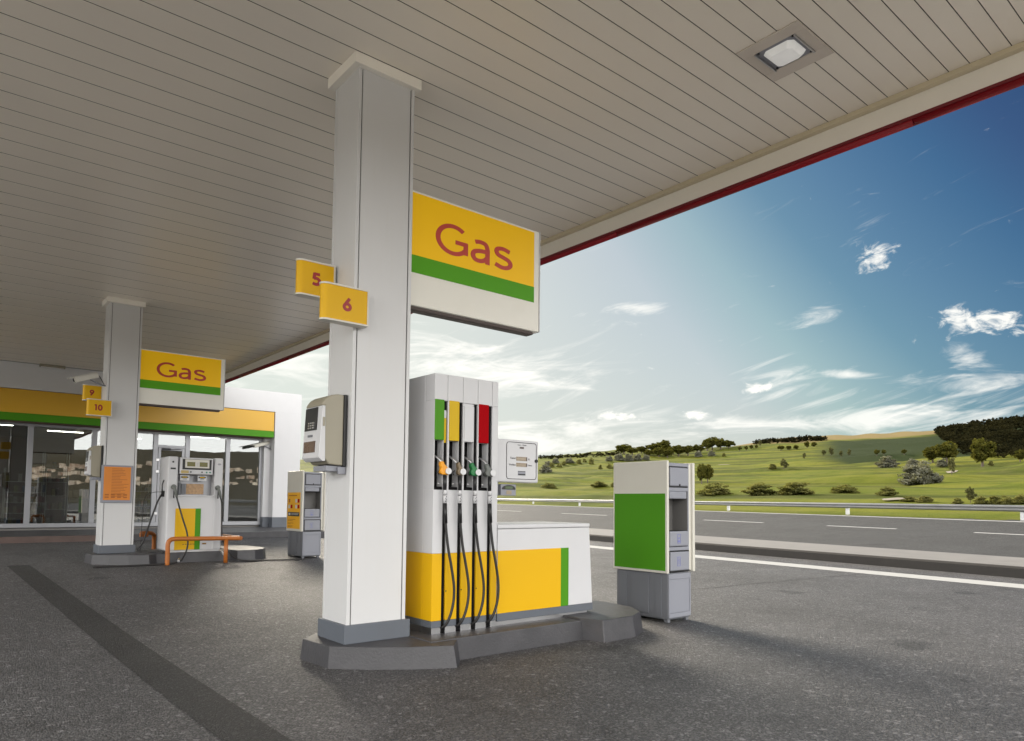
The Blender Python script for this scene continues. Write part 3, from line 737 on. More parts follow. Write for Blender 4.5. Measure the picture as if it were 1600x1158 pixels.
# ------------------------------------------------------------------ concrete islands
def island(dx, dy, zt, zg, label, body_x=(3.55, 5.50), end=(5.45, 6.63), pad=True):
    yc = 6.02+dy; t = Thing('pump_island', label, 'pump island', (4.4+dx, yc, zg))
    t.part('kerb_body', MB().prism([(body_x[0]+dx, 5.34+dy), (body_x[1]+dx, 5.34+dy), (body_x[1]+dx, 6.70+dy), (body_x[0]+dx, 6.70+dy)], zg-.08, zt, 'z', .012, top=[(body_x[0]+dx, 5.37+dy), (body_x[1]+dx, 5.37+dy), (body_x[1]+dx, 6.67+dy), (body_x[0]+dx, 6.67+dy)]), M_CONC)
    lo = [(2.70, 6.25), (2.745, 5.75), (3.0, 5.50), (3.32, 5.27), (3.66, 5.09), (3.84, 5.30), (3.84, 6.74), (3.66, 6.95), (3.32, 6.77), (3.0, 6.54), (2.745, 6.29)]
    hi = [(3.4+(x-3.4)*.965, 6.02+(y-6.02)*.925) for x, y in lo]
    if pad: t.part('column_pad', MB().prism([(x+dx, y+dy) for x, y in lo], zg-.08, zt-.012, 'z', .006, top=[(x+dx, y+dy) for x, y in hi]), M_CONC)
    e = [(5.44, 5.36), (5.51, 5.085), (6.03, 5.10), (6.35, 5.26), (6.57, 5.58), (6.63, 6.02)]; e += [(x, 12.04-y) for x, y in e[-2::-1]]
    c = (6.0, 6.02); eh = [(c[0]+(x-c[0])*.95 if i not in (0, len(e)-1) else x, c[1]+(y-c[1])*.94) for i, (x, y) in enumerate(e)]
    sx = (end[1]-5.44)/(6.63-5.44); f = lambda P: [(end[0]+(x-5.44)*sx+dx, y+dy) for x, y in P]
    t.part('end_pad', MB().prism(f(e), zg-.08, zt+.022, 'z', .010, top=f(eh)), M_CONC)
island(0, 0, .202, 0, 'dark concrete island under the near pump and column, with raised end pads')
island(-.145, 10.28, .352, .15, 'distant concrete island under the older pump and the column with 9 and 10', body_x=(3.3, 5.5), end=(5.30, 6.35))

# ------------------------------------------------------------------ the near pump
def near_pump():
    Y = 5.628; YB = 6.42; zb = .203
    t = Thing('fuel_pump', 'tall white pump with four nozzles, coloured grade panels and a low yellow cabinet', 'fuel pump', (4.6, 6.0, zb))
    XL, XR = 3.720, 4.498; YS = 5.80                          # YS: back of the front skin
    slots = [(3.829, 3.874), (4.007, 4.055), (4.188, 4.236), (4.373, 4.421)]
    blocks = [(XL, slots[0][0]), (slots[0][1], slots[1][0]), (slots[1][1], slots[2][0]), (slots[2][1], slots[3][0]), (slots[3][1], XR)]
    hol = [(3.728, 3.824), (3.895, 4.002), (4.076, 4.182), (4.254, 4.368)]
    zk0, zk, zy, zh0, zh1, zt, ztop = .262, .325, .958, 1.565, 2.045, 2.425, 2.683
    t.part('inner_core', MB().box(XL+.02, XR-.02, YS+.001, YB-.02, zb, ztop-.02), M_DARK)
    W, Yl, K, P, H = MB(), MB(), MB(), MB(), MB()
    # header with seams, rounded corners
    seams = [XL, 3.871, 4.055, 4.238, 4.422, XR]
    for a, b in zip(seams, seams[1:]): W.box(a+.0015, b-.0015, Y, YS, zt, ztop, .004)
    for i, (a, b) in enumerate(blocks):
        if i < 4:
            h0, h1 = hol[i]
            W.box(a, b, Y, YS, zy+.001, zh0, .003)
            W.box(a, h0-.001, Y, YS, zh0, zt-.001, .002); W.box(h1+.001, b, Y, YS, zh0, zt-.001, .002)
            W.box(h0-.001, h1+.001, Y+.012, YS, zh1, zt-.001)
        else: W.box(a, b, Y, YS, zy+.001, zt-.001, .003)
        Yl.box(a, b, Y, YS, zk+.001, zy, .003); K.box(a, b, Y, YS, zk0+.001, zk, .003); P.box(a+.004, b-.003, Y+.004, YS, zb, zk0)
    for x0, x1 in slots: t.part('slot_dark_filler', MB().box(x0+.0006, x1-.0006, Y+.02, YS+.0005, zb+.002, zt-.0012), M_DARK)  # black filler added in each slot to stand in for its shade
    # side and back skins
    for x0, x1 in ((XL, XL+.02), (XR-.02, XR)):
        W.box(x0, x1, YS+.001, YB, zy+.001, ztop, .003); Yl.box(x0, x1, YS+.001, YB, zk+.001, zy, .002); K.box(x0, x1, YS+.001, YB, zk0+.001, zk, .002); P.box(x0+.003, x1-.003, YS+.001, YB-.01, zb, zk0)
    W.box(XL+.021, XR-.021, YS, YB-.02, ztop-.019, ztop-.001); W.box(XL+.021, XR-.021, YB-.019, YB, zb+.1, ztop-.02)
    # low cabinet to the right
    CX0, CX1 = 4.508, 5.885
    def cab(mb, x0, x1, z0, z1, y0=Y, bev=.004): mb.box(x0, x1, y0, YB, z0, z1, bev)
    t.part('body', W, M_WHITE2)
    t.part('yellow_skirt', Yl, M_YEL); t.part('kick_plate', K, M_GREYB); t.part('plinth', P, M_STEEL)
    cabw = MB()
    cabw.prism([(CX0, zk+.001), (CX1+.008, zk+.001), (CX1-.045, 1.176), (CX0, 1.176)], Y, YB, 'y', .004)
    c = t.part('cabinet', cabw, M_WHITE2)
    t.part('cabinet_lid', MB().box(CX0-.004, CX1-.04, Y-.006, YB, 1.180, 1.222, .010), M_WHITE2, c)
    t.part('cabinet_yellow', MB().box(CX0+.002, 5.394, Y-.0035, Y-.0005, zk+.002, zy), M_YEL, c)
    t.part('cabinet_stripe', MB().box(5.3945, 5.512, Y-.0035, Y-.0005, zk+.002, zy), M_GRN, c)
    t.part('cabinet_kick_plate', MB().box(CX0, CX1+.012, Y-.004, YB, .247, zk, .004), M_GREYB, c)
    t.part('cabinet_plinth', MB().box(CX0, CX1-.06, Y+.02, YB, zb, .246), M_STEEL, c)
    # grade panels
    for i, (m, nm) in enumerate(((M_GRN, 'green'), (M_YEL2, 'mustard yellow'), (M_WHITE2, 'white'), (M_REDP, 'red'))):
        h0, h1 = hol[i]; z0, z1 = zh1-.003, zt+.008
        if i == 2: z1 = zt-.03
        t.part('grade_panel', MB().box(h0-.006, h1+.004, Y-.009, Y+.011, z0, z1, .005), m, label=nm+' fuel grade panel')
    # sticker strip seen inside the first slot
    sl = t.part('slot_sticker', MB().box(3.840, 3.866, Y+.015, Y+.0195, 2.02, 2.26), M_YEL2); t.part('sticker_top', MB().box(3.840, 3.866, Y+.015, Y+.0195, 2.2605, 2.335), M_WHITE2, sl)
    # holsters, nozzles, hoses
    out = [(75, 365), (95, 325), (135, 335), (150, 375), (200, 420), (243, 470), (240, 530), (208, 558), (165, 545), (120, 550), (85, 528), (72, 490), (98, 442), (82, 405)]
    for i, key in enumerate(('amber', 'brown', 'green', 'grey')):
        h0, h1 = hol[i]; ox = (0, .172, .356, .541)[i]
        hb = MB(); hb.box(h0, h1, Y+.10, Y+.105, zh0, zh1).box(h0, h1, Y+.004, Y+.10, zh0-.001, zh0+.03, .004).box(h0+.01, h1-.012, Y-.012, Y+.004, zh0+.004, zh0+.022, .003)
        ho = t.part('holster', hb, M_DARK)
        for q in ((h0+.03, h0+.05, Y-.013, Y-.006, zh0+.055, zh0+.063), (h0+.004, h0+.014, Y+.06, Y+.08, 1.735, 1.755)): t.part('holster_clip', MB().box(*q), M_STEEL, ho)
        X = lambda u: 3.833+ox+(u-208)*.00062; Z = lambda v: 1.742-(v-488)*.00058
        pts = [(X(u), Z(v)) for u, v in out]
        if i == 1: pts = [(3.833+ox+(x-3.833-ox)*.7+.004, z) for x, z in pts]
        nz = t.part('nozzle', MB().prism(pts, Y-.075, Y-.030, 'y', .008), M_NOZ[key], label='%s fuel nozzle' % key)
        t.part('spout', MB().tube([(X(118), Y-.05, Z(345)), (X(95), Y-.03, Z(295)), (X(62), Y+.03, Z(228))], [.013, .012, .008], 10, 2), M_STEEL, nz)
        t.part('swivel_cap', MB().disc((X(208), Y-.078, Z(490)), (-.15, -1, .1), .031, .014, 22), M_WHITE2, nz)
        t.part('trigger', MB().tube([(X(90), Y-.045, Z(470)), (X(60), Y-.04, Z(510)), (X(80), Y-.045, Z(545))], .005, 6, 2), M_BLACK, nz)
        hx = X(180)
        hs = t.part('hose', MB().tube([(hx-.002, Y-.052, Z(535)), (hx+.002, Y-.052, 1.60), (hx+.006, Y-.050, 1.44), (hx+.016, Y-.050, 1.25), (hx+.045, Y-.055, 1.02), (hx+.082, Y-.06, .84), (hx+.112, Y-.065, .66), (hx+.112, Y-.065, .52), (hx+.088, Y-.06, .40), (hx+.052, Y-.045, .305), (hx+.028, Y-.01, .262), (hx+.024, Y+.04, .25)], .0135, 10, 4), M_RUBBER)
        t.part('hose_label', MB().tube([(hx+.003, Y-.052, 1.562), (hx+.004, Y-.0515, 1.517)], .0195, 12, 0).tube([(hx+.004, Y-.0515, 1.512), (hx+.007, Y-.050, 1.438)], .0195, 12, 0), M_WHITE2, hs)
        bb = MB()
        for q in range(4): bb.box(hx-.006+.006*(q % 2), hx+.004+.006*(q % 2), Y-.0725, Y-.0705, 1.452+.014*q, 1.459+.014*q)
        t.part('label_print', bb, M_BLACK, hs)
        t.part('hose_sleeve', MB().tube([(hx+.007, Y-.050, 1.437), (hx+.017, Y-.051, 1.245)], .0175, 12, 0), M_BLACK, hs)
        t.part('hose_collar', MB().tube([(hx-.002, Y-.052, Z(560)), (hx+.002, Y-.052, 1.565)], [.019, .016], 12, 0), M_BLACK, hs)
    for x0, x1 in slots[:3]: t.part('screw_hole', MB().disc((x1+.006, Y+.001, .60), (0, -1, 0), .007, .003, 10), M_BLACK)
    # price display on a bracket
    D = 5.70
    d = t.part('price_display', MB().box(4.512, 5.122, D, D+.17, 1.662, 2.112, .016, 3), M_WHITE2)
    r = MB(); x0, x1, z0, z1 = 4.672, 5.088, 1.698, 2.086; q = .03
    ring = [(x0+q*(1-math.cos(a)), z1-q*(1-math.sin(a))) for a in [rad(v) for v in (0, 30, 60, 90)]]
    full = []
    for cx, cz, s0 in ((x1-q, z1-q, 90), (x1-q, z0+q, 0), (x0+q, z0+q, -90), (x0+q, z1-q, -180)):
        for k in range(5): a = rad(s0-k*22.5); full.append((cx+q*math.cos(a), D-.002, cz+q*math.sin(a)))
    full.append(full[0]); r.tube(full, .0032, 6, 0); t.part('screen_outline', r, M_BLACK, d)
    U = lambda u: 4.67+(u-185)*.000783; V = lambda v, u=450: 2.09-(v-125-(u-185)*.066)*.000563
    for va, vb in ((495, 418), (606, 533)): t.part('lcd', MB().box(U(358), U(550), D-.004, D-.0005, V(va), V(vb)), M_LCD, d)
    ink = mat('lcd_ink', (.10, .075, .07), .4)
    t.part('small_lcd', MB().box(U(420), U(490), D-.004, D-.0005, V(263), V(230)), ink, d)
    for va, vb in ((493, 422), (604, 538)):
        lb = MB().box(U(528), U(549), D-.0055, D-.0042, V(va), V(vb))
        for k in range(5): lb.box(U(362+33*k), U(385+33*k), D-.0052, D-.0042, V(vb+14), V(vb+7)).box(U(362+33*k), U(385+33*k), D-.0052, D-.0042, V(va-11), V(va-17))
        t.part('lcd_segments', lb, ink, d)
    kp = MB(); kp.box(U(390), U(522), D-.003, D-.0005, V(767), V(685)); kpo = t.part('keypad', kp, M_BIN2, d)
    kk = MB()
    for k in range(5): kk.box(U(394+26*k), U(414+26*k), D-.006, D-.0032, V(765), V(740)).box(U(394+26*k), U(410+26*k), D-.006, D-.0032, V(697), V(688))
    t.part('keys', kk, M_BLACK, kpo)
    t.text('display_text', 'Litre  Fiyati', M_BLACK, d, (U(384), U(536), V(212), V(184)), D-.001)
    t.text('display_text', 'Tutari', M_BLACK, d, (U(250), U(346), V(455, 300), V(420, 300)), D-.001)
    t.text('display_text', 'TL', M_BLACK, d, (U(570), U(600), V(483, 585), V(452, 585)), D-.001)
    t.text('display_text', 'Verilen', M_BLACK, d, (U(232), U(346), V(580, 290), V(545, 290)), D-.001)
    t.text('display_text', 'Litre', M_BLACK, d, (U(570), U(640), V(595, 600), V(565, 600)), D-.001)
    t.part('lock', MB().disc((U(715), D-.001, V(500, 715)), (0, -1, 0), .020, .010, 8), M_BLACK, d)
    dv = t.part('small_meter', MB().box(4.618, 4.824, D+.02, D+.12, 1.522, 1.640, .005), M_BIN2)
    arch = [(4.632, 1.585)]+[(4.722+.092*math.cos(rad(a)), 1.590+.042*math.sin(rad(a))) for a in range(175, 0, -15)]+[(4.812, 1.585)]
    t.part('meter_window', MB().prism(arch, D+.016, D+.0195, 'y'), M_BLACK, dv)
    t.part('meter_lcd', MB().box(4.672, 4.772, D+.013, D+.0158, 1.592, 1.618), mat('green_lcd', (.10, .14, .08), .2), dv)
    t.part('meter_emblem', MB().box(4.69, 4.76, D+.017, D+.0195, 1.535, 1.575, .0), M_LCD, dv)
    t.part('support_arm', MB().box(4.50, 4.60, D+.04, D+.14, 1.515, 1.66, .006), M_ALU)
near_pump()

# ------------------------------------------------------------------ the older pump at the far island
def far_pump():
    Y = 15.75; YB = 16.42; zb = .352
    t = Thing('fuel_pump', 'older two sided white pump with yellow and green front and orange guard rail', 'fuel pump', (4.43, 16.1, zb))
    X0, X1 = 3.872, 4.98
    t.part('lower_body', MB().box(X0+.012, X1-.012, Y+.004, YB, zb+.03, 1.53, .012), M_WHITE2)
    t.part('base_frame', MB().box(X0+.03, X1-.03, Y+.03, YB-.03, zb, zb+.03), M_STEEL)
    for xa, xb in ((X0, 4.07), (4.80, X1)): t.part('side_pillar', MB().box(xa, xb, Y-.004, YB+.01, zb+.032, 2.34, .03, 3), M_WHITE2)
    t.part('niche', MB().box(4.071, 4.799, Y+.20, YB-.02, 1.53, 2.30), M_ALU)
    t.part('ledge', MB().box(4.072, 4.798, Y-.015, Y+.20, 1.505, 1.535, .006), M_WHITE2)
    t.part('yellow_field', MB().box(4.045, 4.437, Y-.008, Y+.0035, .40, 1.258), M_YEL)
    t.part('green_stripe', MB().box(4.4375, 4.547, Y-.008, Y+.0035, .40, 1.258), M_GRN)
    pr = MB()
    for i in range(5): pr.box(4.20+.05*i, 4.235+.05*i, Y-.0095, Y-.0082, .505, .52)
    pr.box(4.60, 4.68, Y+.001, Y+.0035, .50, .53); t.part('small_print', pr, mat('brown_print', (.25, .13, .02), .5))
    d = t.part('display_head', MB().box(4.10, 4.762, Y-.02, Y+.30, 1.975, 2.325, .018, 3), M_WHITE2)
    f = MB(); f.box(4.145, 4.725, Y-.026, Y-.0205, 2.075, 2.295); fo = t.part('display_frame', f, M_BLACK, d)
    t.part('display_face', MB().box(4.195, 4.68, Y-.030, Y-.0262, 2.112, 2.288), M_CREAM, d)
    for xa in (4.232, 4.482): t.part('lcd', MB().box(xa, xa+.16, Y-.0345, Y-.0305, 2.142, 2.236), M_LCDG, d)
    e = MB()
    for i in range(4): e.box(4.415, 4.46, Y-.0335, Y-.0305, 2.15+.022*i, 2.157+.022*i)
    t.part('display_print', e, M_ALU, d)
    for xa in (4.31, 4.535): t.part('keyhole_plate', MB().disc((xa, Y-.021, 2.025), (0, -1, 0), .034, .006), M_WHITE2, d); t.part('keyhole', MB().disc((xa, Y-.0275, 2.025), (0, -1, 0), .016, .004), M_BLACK, d)
    for xa in (4.63, 4.70): t.part('button', MB().disc((xa, Y-.021, 2.025), (0, -1, 0), .018, .006), mat('green_button', (.06, .22, .16), .4), d)
    t.part('gold_label', MB().box(4.12, 4.27, Y-.0235, Y-.0205, 1.995, 2.055), mat('gold_label', (.45, .33, .12), .45), d)
    for x in (4.125, 4.475):
        p = t.part('warning_plate', MB().box(x, x+.18, Y+.05, Y+.056, 1.845, 1.955), M_WHITE2)
        t.part('warning_print', MB().prism([(x+.09+.078*math.cos(rad(a)), 1.915+.024*math.sin(rad(a))) for a in range(0, 360, 24)], Y+.046, Y+.0495, 'y').box(x+.05, x+.13, Y+.047, Y+.0495, 1.868, 1.876), M_BLACK, p)
        t.part('warning_lcd', MB().box(x+.045, x+.135, Y+.042, Y+.0455, 1.907, 1.927), M_YEL2, p)
    m = MB(); m.box(4.29, 4.64, Y+.19, Y+.199, 1.56, 1.78); t.part('old_sticker', m, mat('worn_sticker', (.42, .27, .15), .6, var=.5, vscale=18))
    for q in ((4.13, 4.17, Y+.15, Y+.199, 1.54, 1.80), (4.19, 4.27, Y+.17, Y+.199, 1.56, 1.78)): t.part('meter_gauge', MB().box(*q), M_BIN)
    t.part('round_badge', MB().disc((3.965, Y-.003, 2.225), (0, -1, 0), .019, .005), M_BLACK); t.part('badge', MB().box(3.92, 4.02, Y-.008, Y-.004, 2.07, 2.105), M_BLACK)
    m = MB(); m.prism([(4.895+.036*math.cos(rad(a)), 2.21+.022*math.sin(rad(a))) for a in range(0, 360, 30)], Y-.008, Y-.0042, 'y'); t.part('emblem', m, M_ALU)
    # nozzles and hoses
    def nozz(x, path):
        n = MB(); n.disc((x, Y-.002, 1.70), (0, -1, .2), .05, .05, 16); n.tube([(x, Y-.06, 1.70), (x+.025, Y-.10, 1.60), (x+.05, Y-.09, 1.50)], [.035, .03, .022], 10, 2)
        no = t.part('nozzle', n, M_NOZ['grey']); t.part('grip', MB().tube([(x-.005, Y-.09, 1.63), (x-.005, Y-.09, 1.47)], .013, 8, 0), M_BLACK, no)
        t.part('hose', MB().tube(path, .0165, 8, 4), M_RUBBER)
    nozz(3.985, [(4.035, Y-.09, 1.50), (4.06, Y-.12, 1.38), (4.15, Y-.16, 1.05), (4.235, Y-.2, .75), (4.235, Y-.26, .48), (4.14, Y-.34, .27), (4.03, 15.33, .19), (3.75, 15.24, .165), (3.2, 15.19, .165), (2.85, 15.22, .165), (2.5, 15.2, .165)])
    nozz(4.865, [(4.915, Y-.09, 1.50), (4.935, Y-.12, 1.35), (4.94, Y-.14, 1.0), (4.945, Y-.16, .72), (4.98, Y-.2, .52), (5.04, Y-.3, .36), (5.15, 15.30, .21), (5.35, 15.16, .165), (5.7, 15.10, .163), (6.1, 14.98, .162), (6.45, 14.9, .16)])
    s = t.part('side_holder', MB().box(X0-.035, X0-.002, Y+.20, Y+.34, 1.50, 1.62, .008).tube([(X0-.02, Y+.25, 1.52), (X0-.05, Y+.2, 1.50), (X0-.05, Y+.2, 1.75), (X0-.02, Y+.2, 1.85)], .012, 6, 0), M_BLACK)
    t.part('side_hose', MB().tube([(X0-.03, Y+.3, 1.55), (X0-.12, Y+.30, 1.35), (X0-.24, Y+.35, .9), (X0-.33, Y+.4, .55), (X0-.42, Y+.4, .40), (X0-.30, Y+.15, .38), (X0-.05, Y-.12, .36)], .017, 8, 4), M_RUBBER)
    t.part('side_cable', MB().tube([(X0-.03, Y+.3, 1.60), (X0-.2, Y+.35, 1.58), (X0-.33, Y+.4, 1.45), (X0-.35, Y+.45, .9), (X0-.36, Y+.45, .36)], .007, 6, 4), M_RUBBER)
    for q in ([(4.05, 15.38, .24), (4.02, 15.30, .185)], [(4.93, 15.52, .34), (4.98, 15.40, .26)]): t.part('hose_coupling', MB().tube(q, .024, 8, 0), M_STEEL)
far_pump()

def guard_rail():
    t = Thing('pump_guard_rail', 'bent orange tube rail guarding the older pump', 'guard rail', (4.5, 15.3, .15)); r = .044
    t.part('front_rail', MB().tube([(3.80, 15.25, .13), (3.80, 15.25, .42), (3.80, 15.25, .56), (3.84, 15.25, .63), (3.93, 15.25, .655), (4.3, 15.24, .652), (4.9, 15.22, .645), (5.20, 15.20, .64)], r, 12, 4), M_ORANGE)
    t.part('side_rail', MB().tube([(5.215, 15.21, .64), (5.21, 15.8, .64), (5.20, 16.6, .64), (5.17, 17.1, .64)], r, 12, 2), M_ORANGE)
    t.part('leg', MB().tube([(4.92, 15.22, .13), (4.92, 15.22, .62)], r*.95, 12, 0), M_ORANGE)
    t.part('leg', MB().tube([(5.17, 17.08, .15), (5.17, 17.08, .62)], r*.95, 12, 0), M_ORANGE)
    u = Thing('pump_guard_rail', 'orange guard rail leg and tube at the back left of the older pump', 'guard rail', (3.9, 17.0, .17))
    u.part('rail', MB().tube([(4.02, 17.3, .16), (4.02, 17.3, .55), (4.0, 17.25, .66), (3.9, 17.2, .70), (3.72, 17.15, .70)], r, 12, 4), M_ORANGE)
    u.part('flange', MB().box(3.70, 3.86, 17.08, 17.22, .62, .70, .01), M_ORANGE)
guard_rail()

# ------------------------------------------------------------------ litter bins
def bin_(x0, y0, z0, s, label, poster):
    t = Thing('litter_bin', label, 'litter bin', (x0, y0, z0))
    X = lambda v: x0+v*s; Yy = lambda v: y0+v*s; Z = lambda v: z0+v*s
    def B(mb, a, b, c, d, e, f, bev=.006): return mb.box(X(a), X(b), Yy(c), Yy(d), Z(e), Z(f), bev*s)
    W, D = .435, .84
    b = MB(); B(b, 0, W, .012, D, .035, .60, .012); t.part('base', b, M_BIN)
    for a in (0.0, W-.07):
        for c in (.01, D-.08): t.part('foot', B(MB(), a+.01, a+.06, c+.01, c+.07, 0, .036, .002), M_BIN)
    b = MB(); B(b, .022, W-.022, -.004, .0115, .115, .525, .006); pn = t.part('front_panel', b, M_BIN2)
    b = MB(); B(b, .0, .022, -.012, .0115, .06, .59, .004); B(b, W-.022, W, -.012, .0115, .06, .59, .004); B(b, .0221, W-.0221, -.012, .0115, .526, .59, .004); B(b, .0221, W-.0221, -.012, .0115, .06, .114, .004); t.part('front_frame', b, M_BIN2)
    for q in ((-.010, -.0005, .10, .20, .06, .585, .003), (-.014, -.0005, .30, .58, .09, .575, .004), (-.010, -.0005, .66, .80, .06, .585, .003)): t.part('side_rib', B(MB(), *q), M_BIN)
    # tall upper body: side cheeks, drawers, open slot
    b = MB(); B(b, .0, .022, .012, D-.02, .605, 1.965, .004); B(b, W-.022, W, .012, D-.02, .605, 1.965, .004); B(b, .0221, W-.0221, D-.06, D-.02, .605, 1.96, .004); B(b, .0221, W-.0221, .012, D-.061, 1.92, 1.962, .004)
    t.part('upper_body', b, M_BIN2)
    for q in ((.024, W-.024, .25, .255, 1.06, 1.64, 0), (.0225, .0245, .02, .25, 1.06, 1.64, 0), (W-.0245, W-.0225, .02, .25, 1.06, 1.64, 0)): t.part('slot_lining', B(MB(), *q), M_BIND)
    b = MB(); B(b, .038, W-.034, -.006, .03, 1.672, 1.905, .014); lid = t.part('top_flap', b, M_BIN2)
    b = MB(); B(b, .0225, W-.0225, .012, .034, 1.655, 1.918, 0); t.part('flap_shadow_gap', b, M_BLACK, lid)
    b = MB(); b.disc((X(.22), Yy(-.007), Z(1.687)), (0, -1, 0), .013*s, .008*s, 10); t.part('lock', b, M_BLACK, lid)
    b = MB(); B(b, .0225, W-.0225, .006, .06, 1.61, 1.654, .004); B(b, .03, W-.06, -.002, .08, 1.515, 1.608, .012); t.part('slot_header', b, M_BIN2)
    b = MB(); B(b, .026, W-.04, -.012, .12, .925, 1.115, .018); dr = t.part('ash_drawer', b, M_BIN2)
    b = MB(); B(b, .045, W-.055, .0, .10, 1.1152, 1.118, 0); t.part('drawer_opening', b, M_DARK, dr)
    b = MB(); B(b, .0225, W-.0225, .006, .2, .875, .918, .003); t.part('cross_bar', b, M_BIN2)
    b = MB(); B(b, .038, W-.020, -.008, .03, .628, .858, .012); lo = t.part('lower_flap', b, M_BIN2)
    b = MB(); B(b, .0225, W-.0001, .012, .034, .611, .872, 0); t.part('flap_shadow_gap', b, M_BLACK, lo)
    blue = mat('blue_pictogram', (.16, .17, .42), .5)
    for pr, z in ((dr, 1.02), (lo, .74)):
        yf = -.0125 if pr is dr else -.0085
        b = MB()
        for a, c, e, f in ((.165, .23, z+.052, z+.057), (.165, .23, z-.057, z-.052), (.165, .169, z-.052, z+.052), (.226, .23, z-.052, z+.052)): b.box(X(a), X(c), Yy(yf-.002), Yy(yf), Z(e), Z(f))
        if pr is dr: b.box(X(.178), X(.216), Yy(yf-.002), Yy(yf), Z(z-.042), Z(z-.02)); b.disc((X(.197), Yy(yf), Z(z+.008)), (0, -1, 0), .012*s, .002*s, 10)
        else: b.box(X(.195), X(.203), Yy(yf-.002), Yy(yf), Z(z-.035), Z(z+.035)); b.box(X(.183), X(.195), Yy(yf-.002), Yy(yf), Z(z+.012), Z(z+.02))
        t.part('pictogram', b, blue, pr)
    # big side boards
    b = MB(); B(b, -.042, -.004, -.02, D+.02, .60, 1.985, .010); sb = t.part('side_board', b, M_CREAM)
    b = MB(); B(b, W+.055, W+.10, -.01, D+.02, .60, 1.975, .010); B(b, W+.001, W+.054, .02, D, .62, 1.955, .004); t.part('side_board', b, M_CREAM)
    xs = X(-.0428)
    if not poster:
        t.part('green_board', MB().box(X(-.0445), X(-.0421), Yy(.012), Yy(D-.005), Z(.632), Z(1.578)), M_GRN, sb)
    else:
        po = t.part('poster', MB().box(X(-.0445), X(-.0421), Yy(.08), Yy(D-.03), Z(.655), Z(1.49)), mat('poster_yellow', (.83, .42, .01), .4), sb)
        L = MB(); y = lambda u: Yy(D-.03-u*(D-.11)); zz = lambda v: Z(1.49-v*.835)
        def bar(mb, u0, u1, v0, v1): mb.box(X(-.0465), X(-.0446), y(u1), y(u0), zz(v1), zz(v0))
        bar(L, .06, .95, .545, .655)
        ink = MB(); red = MB(); wt = MB()
        bar(ink, .1, .75, .075, .10)
        for u, v in ((.62, .18), (.08, .34), (.62, .34)):
            wi = MB(); bar(wi, u, u+.14, v, v+.10); t.part('white_icon', wi, M_WHITE2, po)
            ri = MB(); bar(ri, u+.18, u+.32, v, v+.10); t.part('red_icon', ri, M_REDP, po)
        bar(ink, .10, .22, .18, .28)
        for v, w in ((.74, .6), (.78, .4), (.84, .45), (.87, .25), (.92, .4), (.95, .3)): bar(ink, .06, .06+w, v, v+.014)
        t.part('black_banner', L, M_BLACK, po); t.part('print', ink, mat('orange_ink', (.40, .13, .01), .5), po)
        w2 = MB()
        w2.box(X(-.0485), X(-.0466), y(.26), y(.12), zz(.63), zz(.57)).box(X(-.0485), X(-.0466), y(.90), y(.32), zz(.585), zz(.575)).box(X(-.0485), X(-.0466), y(.85), y(.32), zz(.615), zz(.605))
        t.part('banner_text', w2, M_WHITE2, po)
    return t
bin_(7.04, 5.447, 0.0, 1.0, 'grey litter bin with plain green side board near the kerb', False)
bin_(6.655, 15.37, .143, 1.0, 'grey litter bin with yellow pictogram poster, half hidden by the nearest column', True)

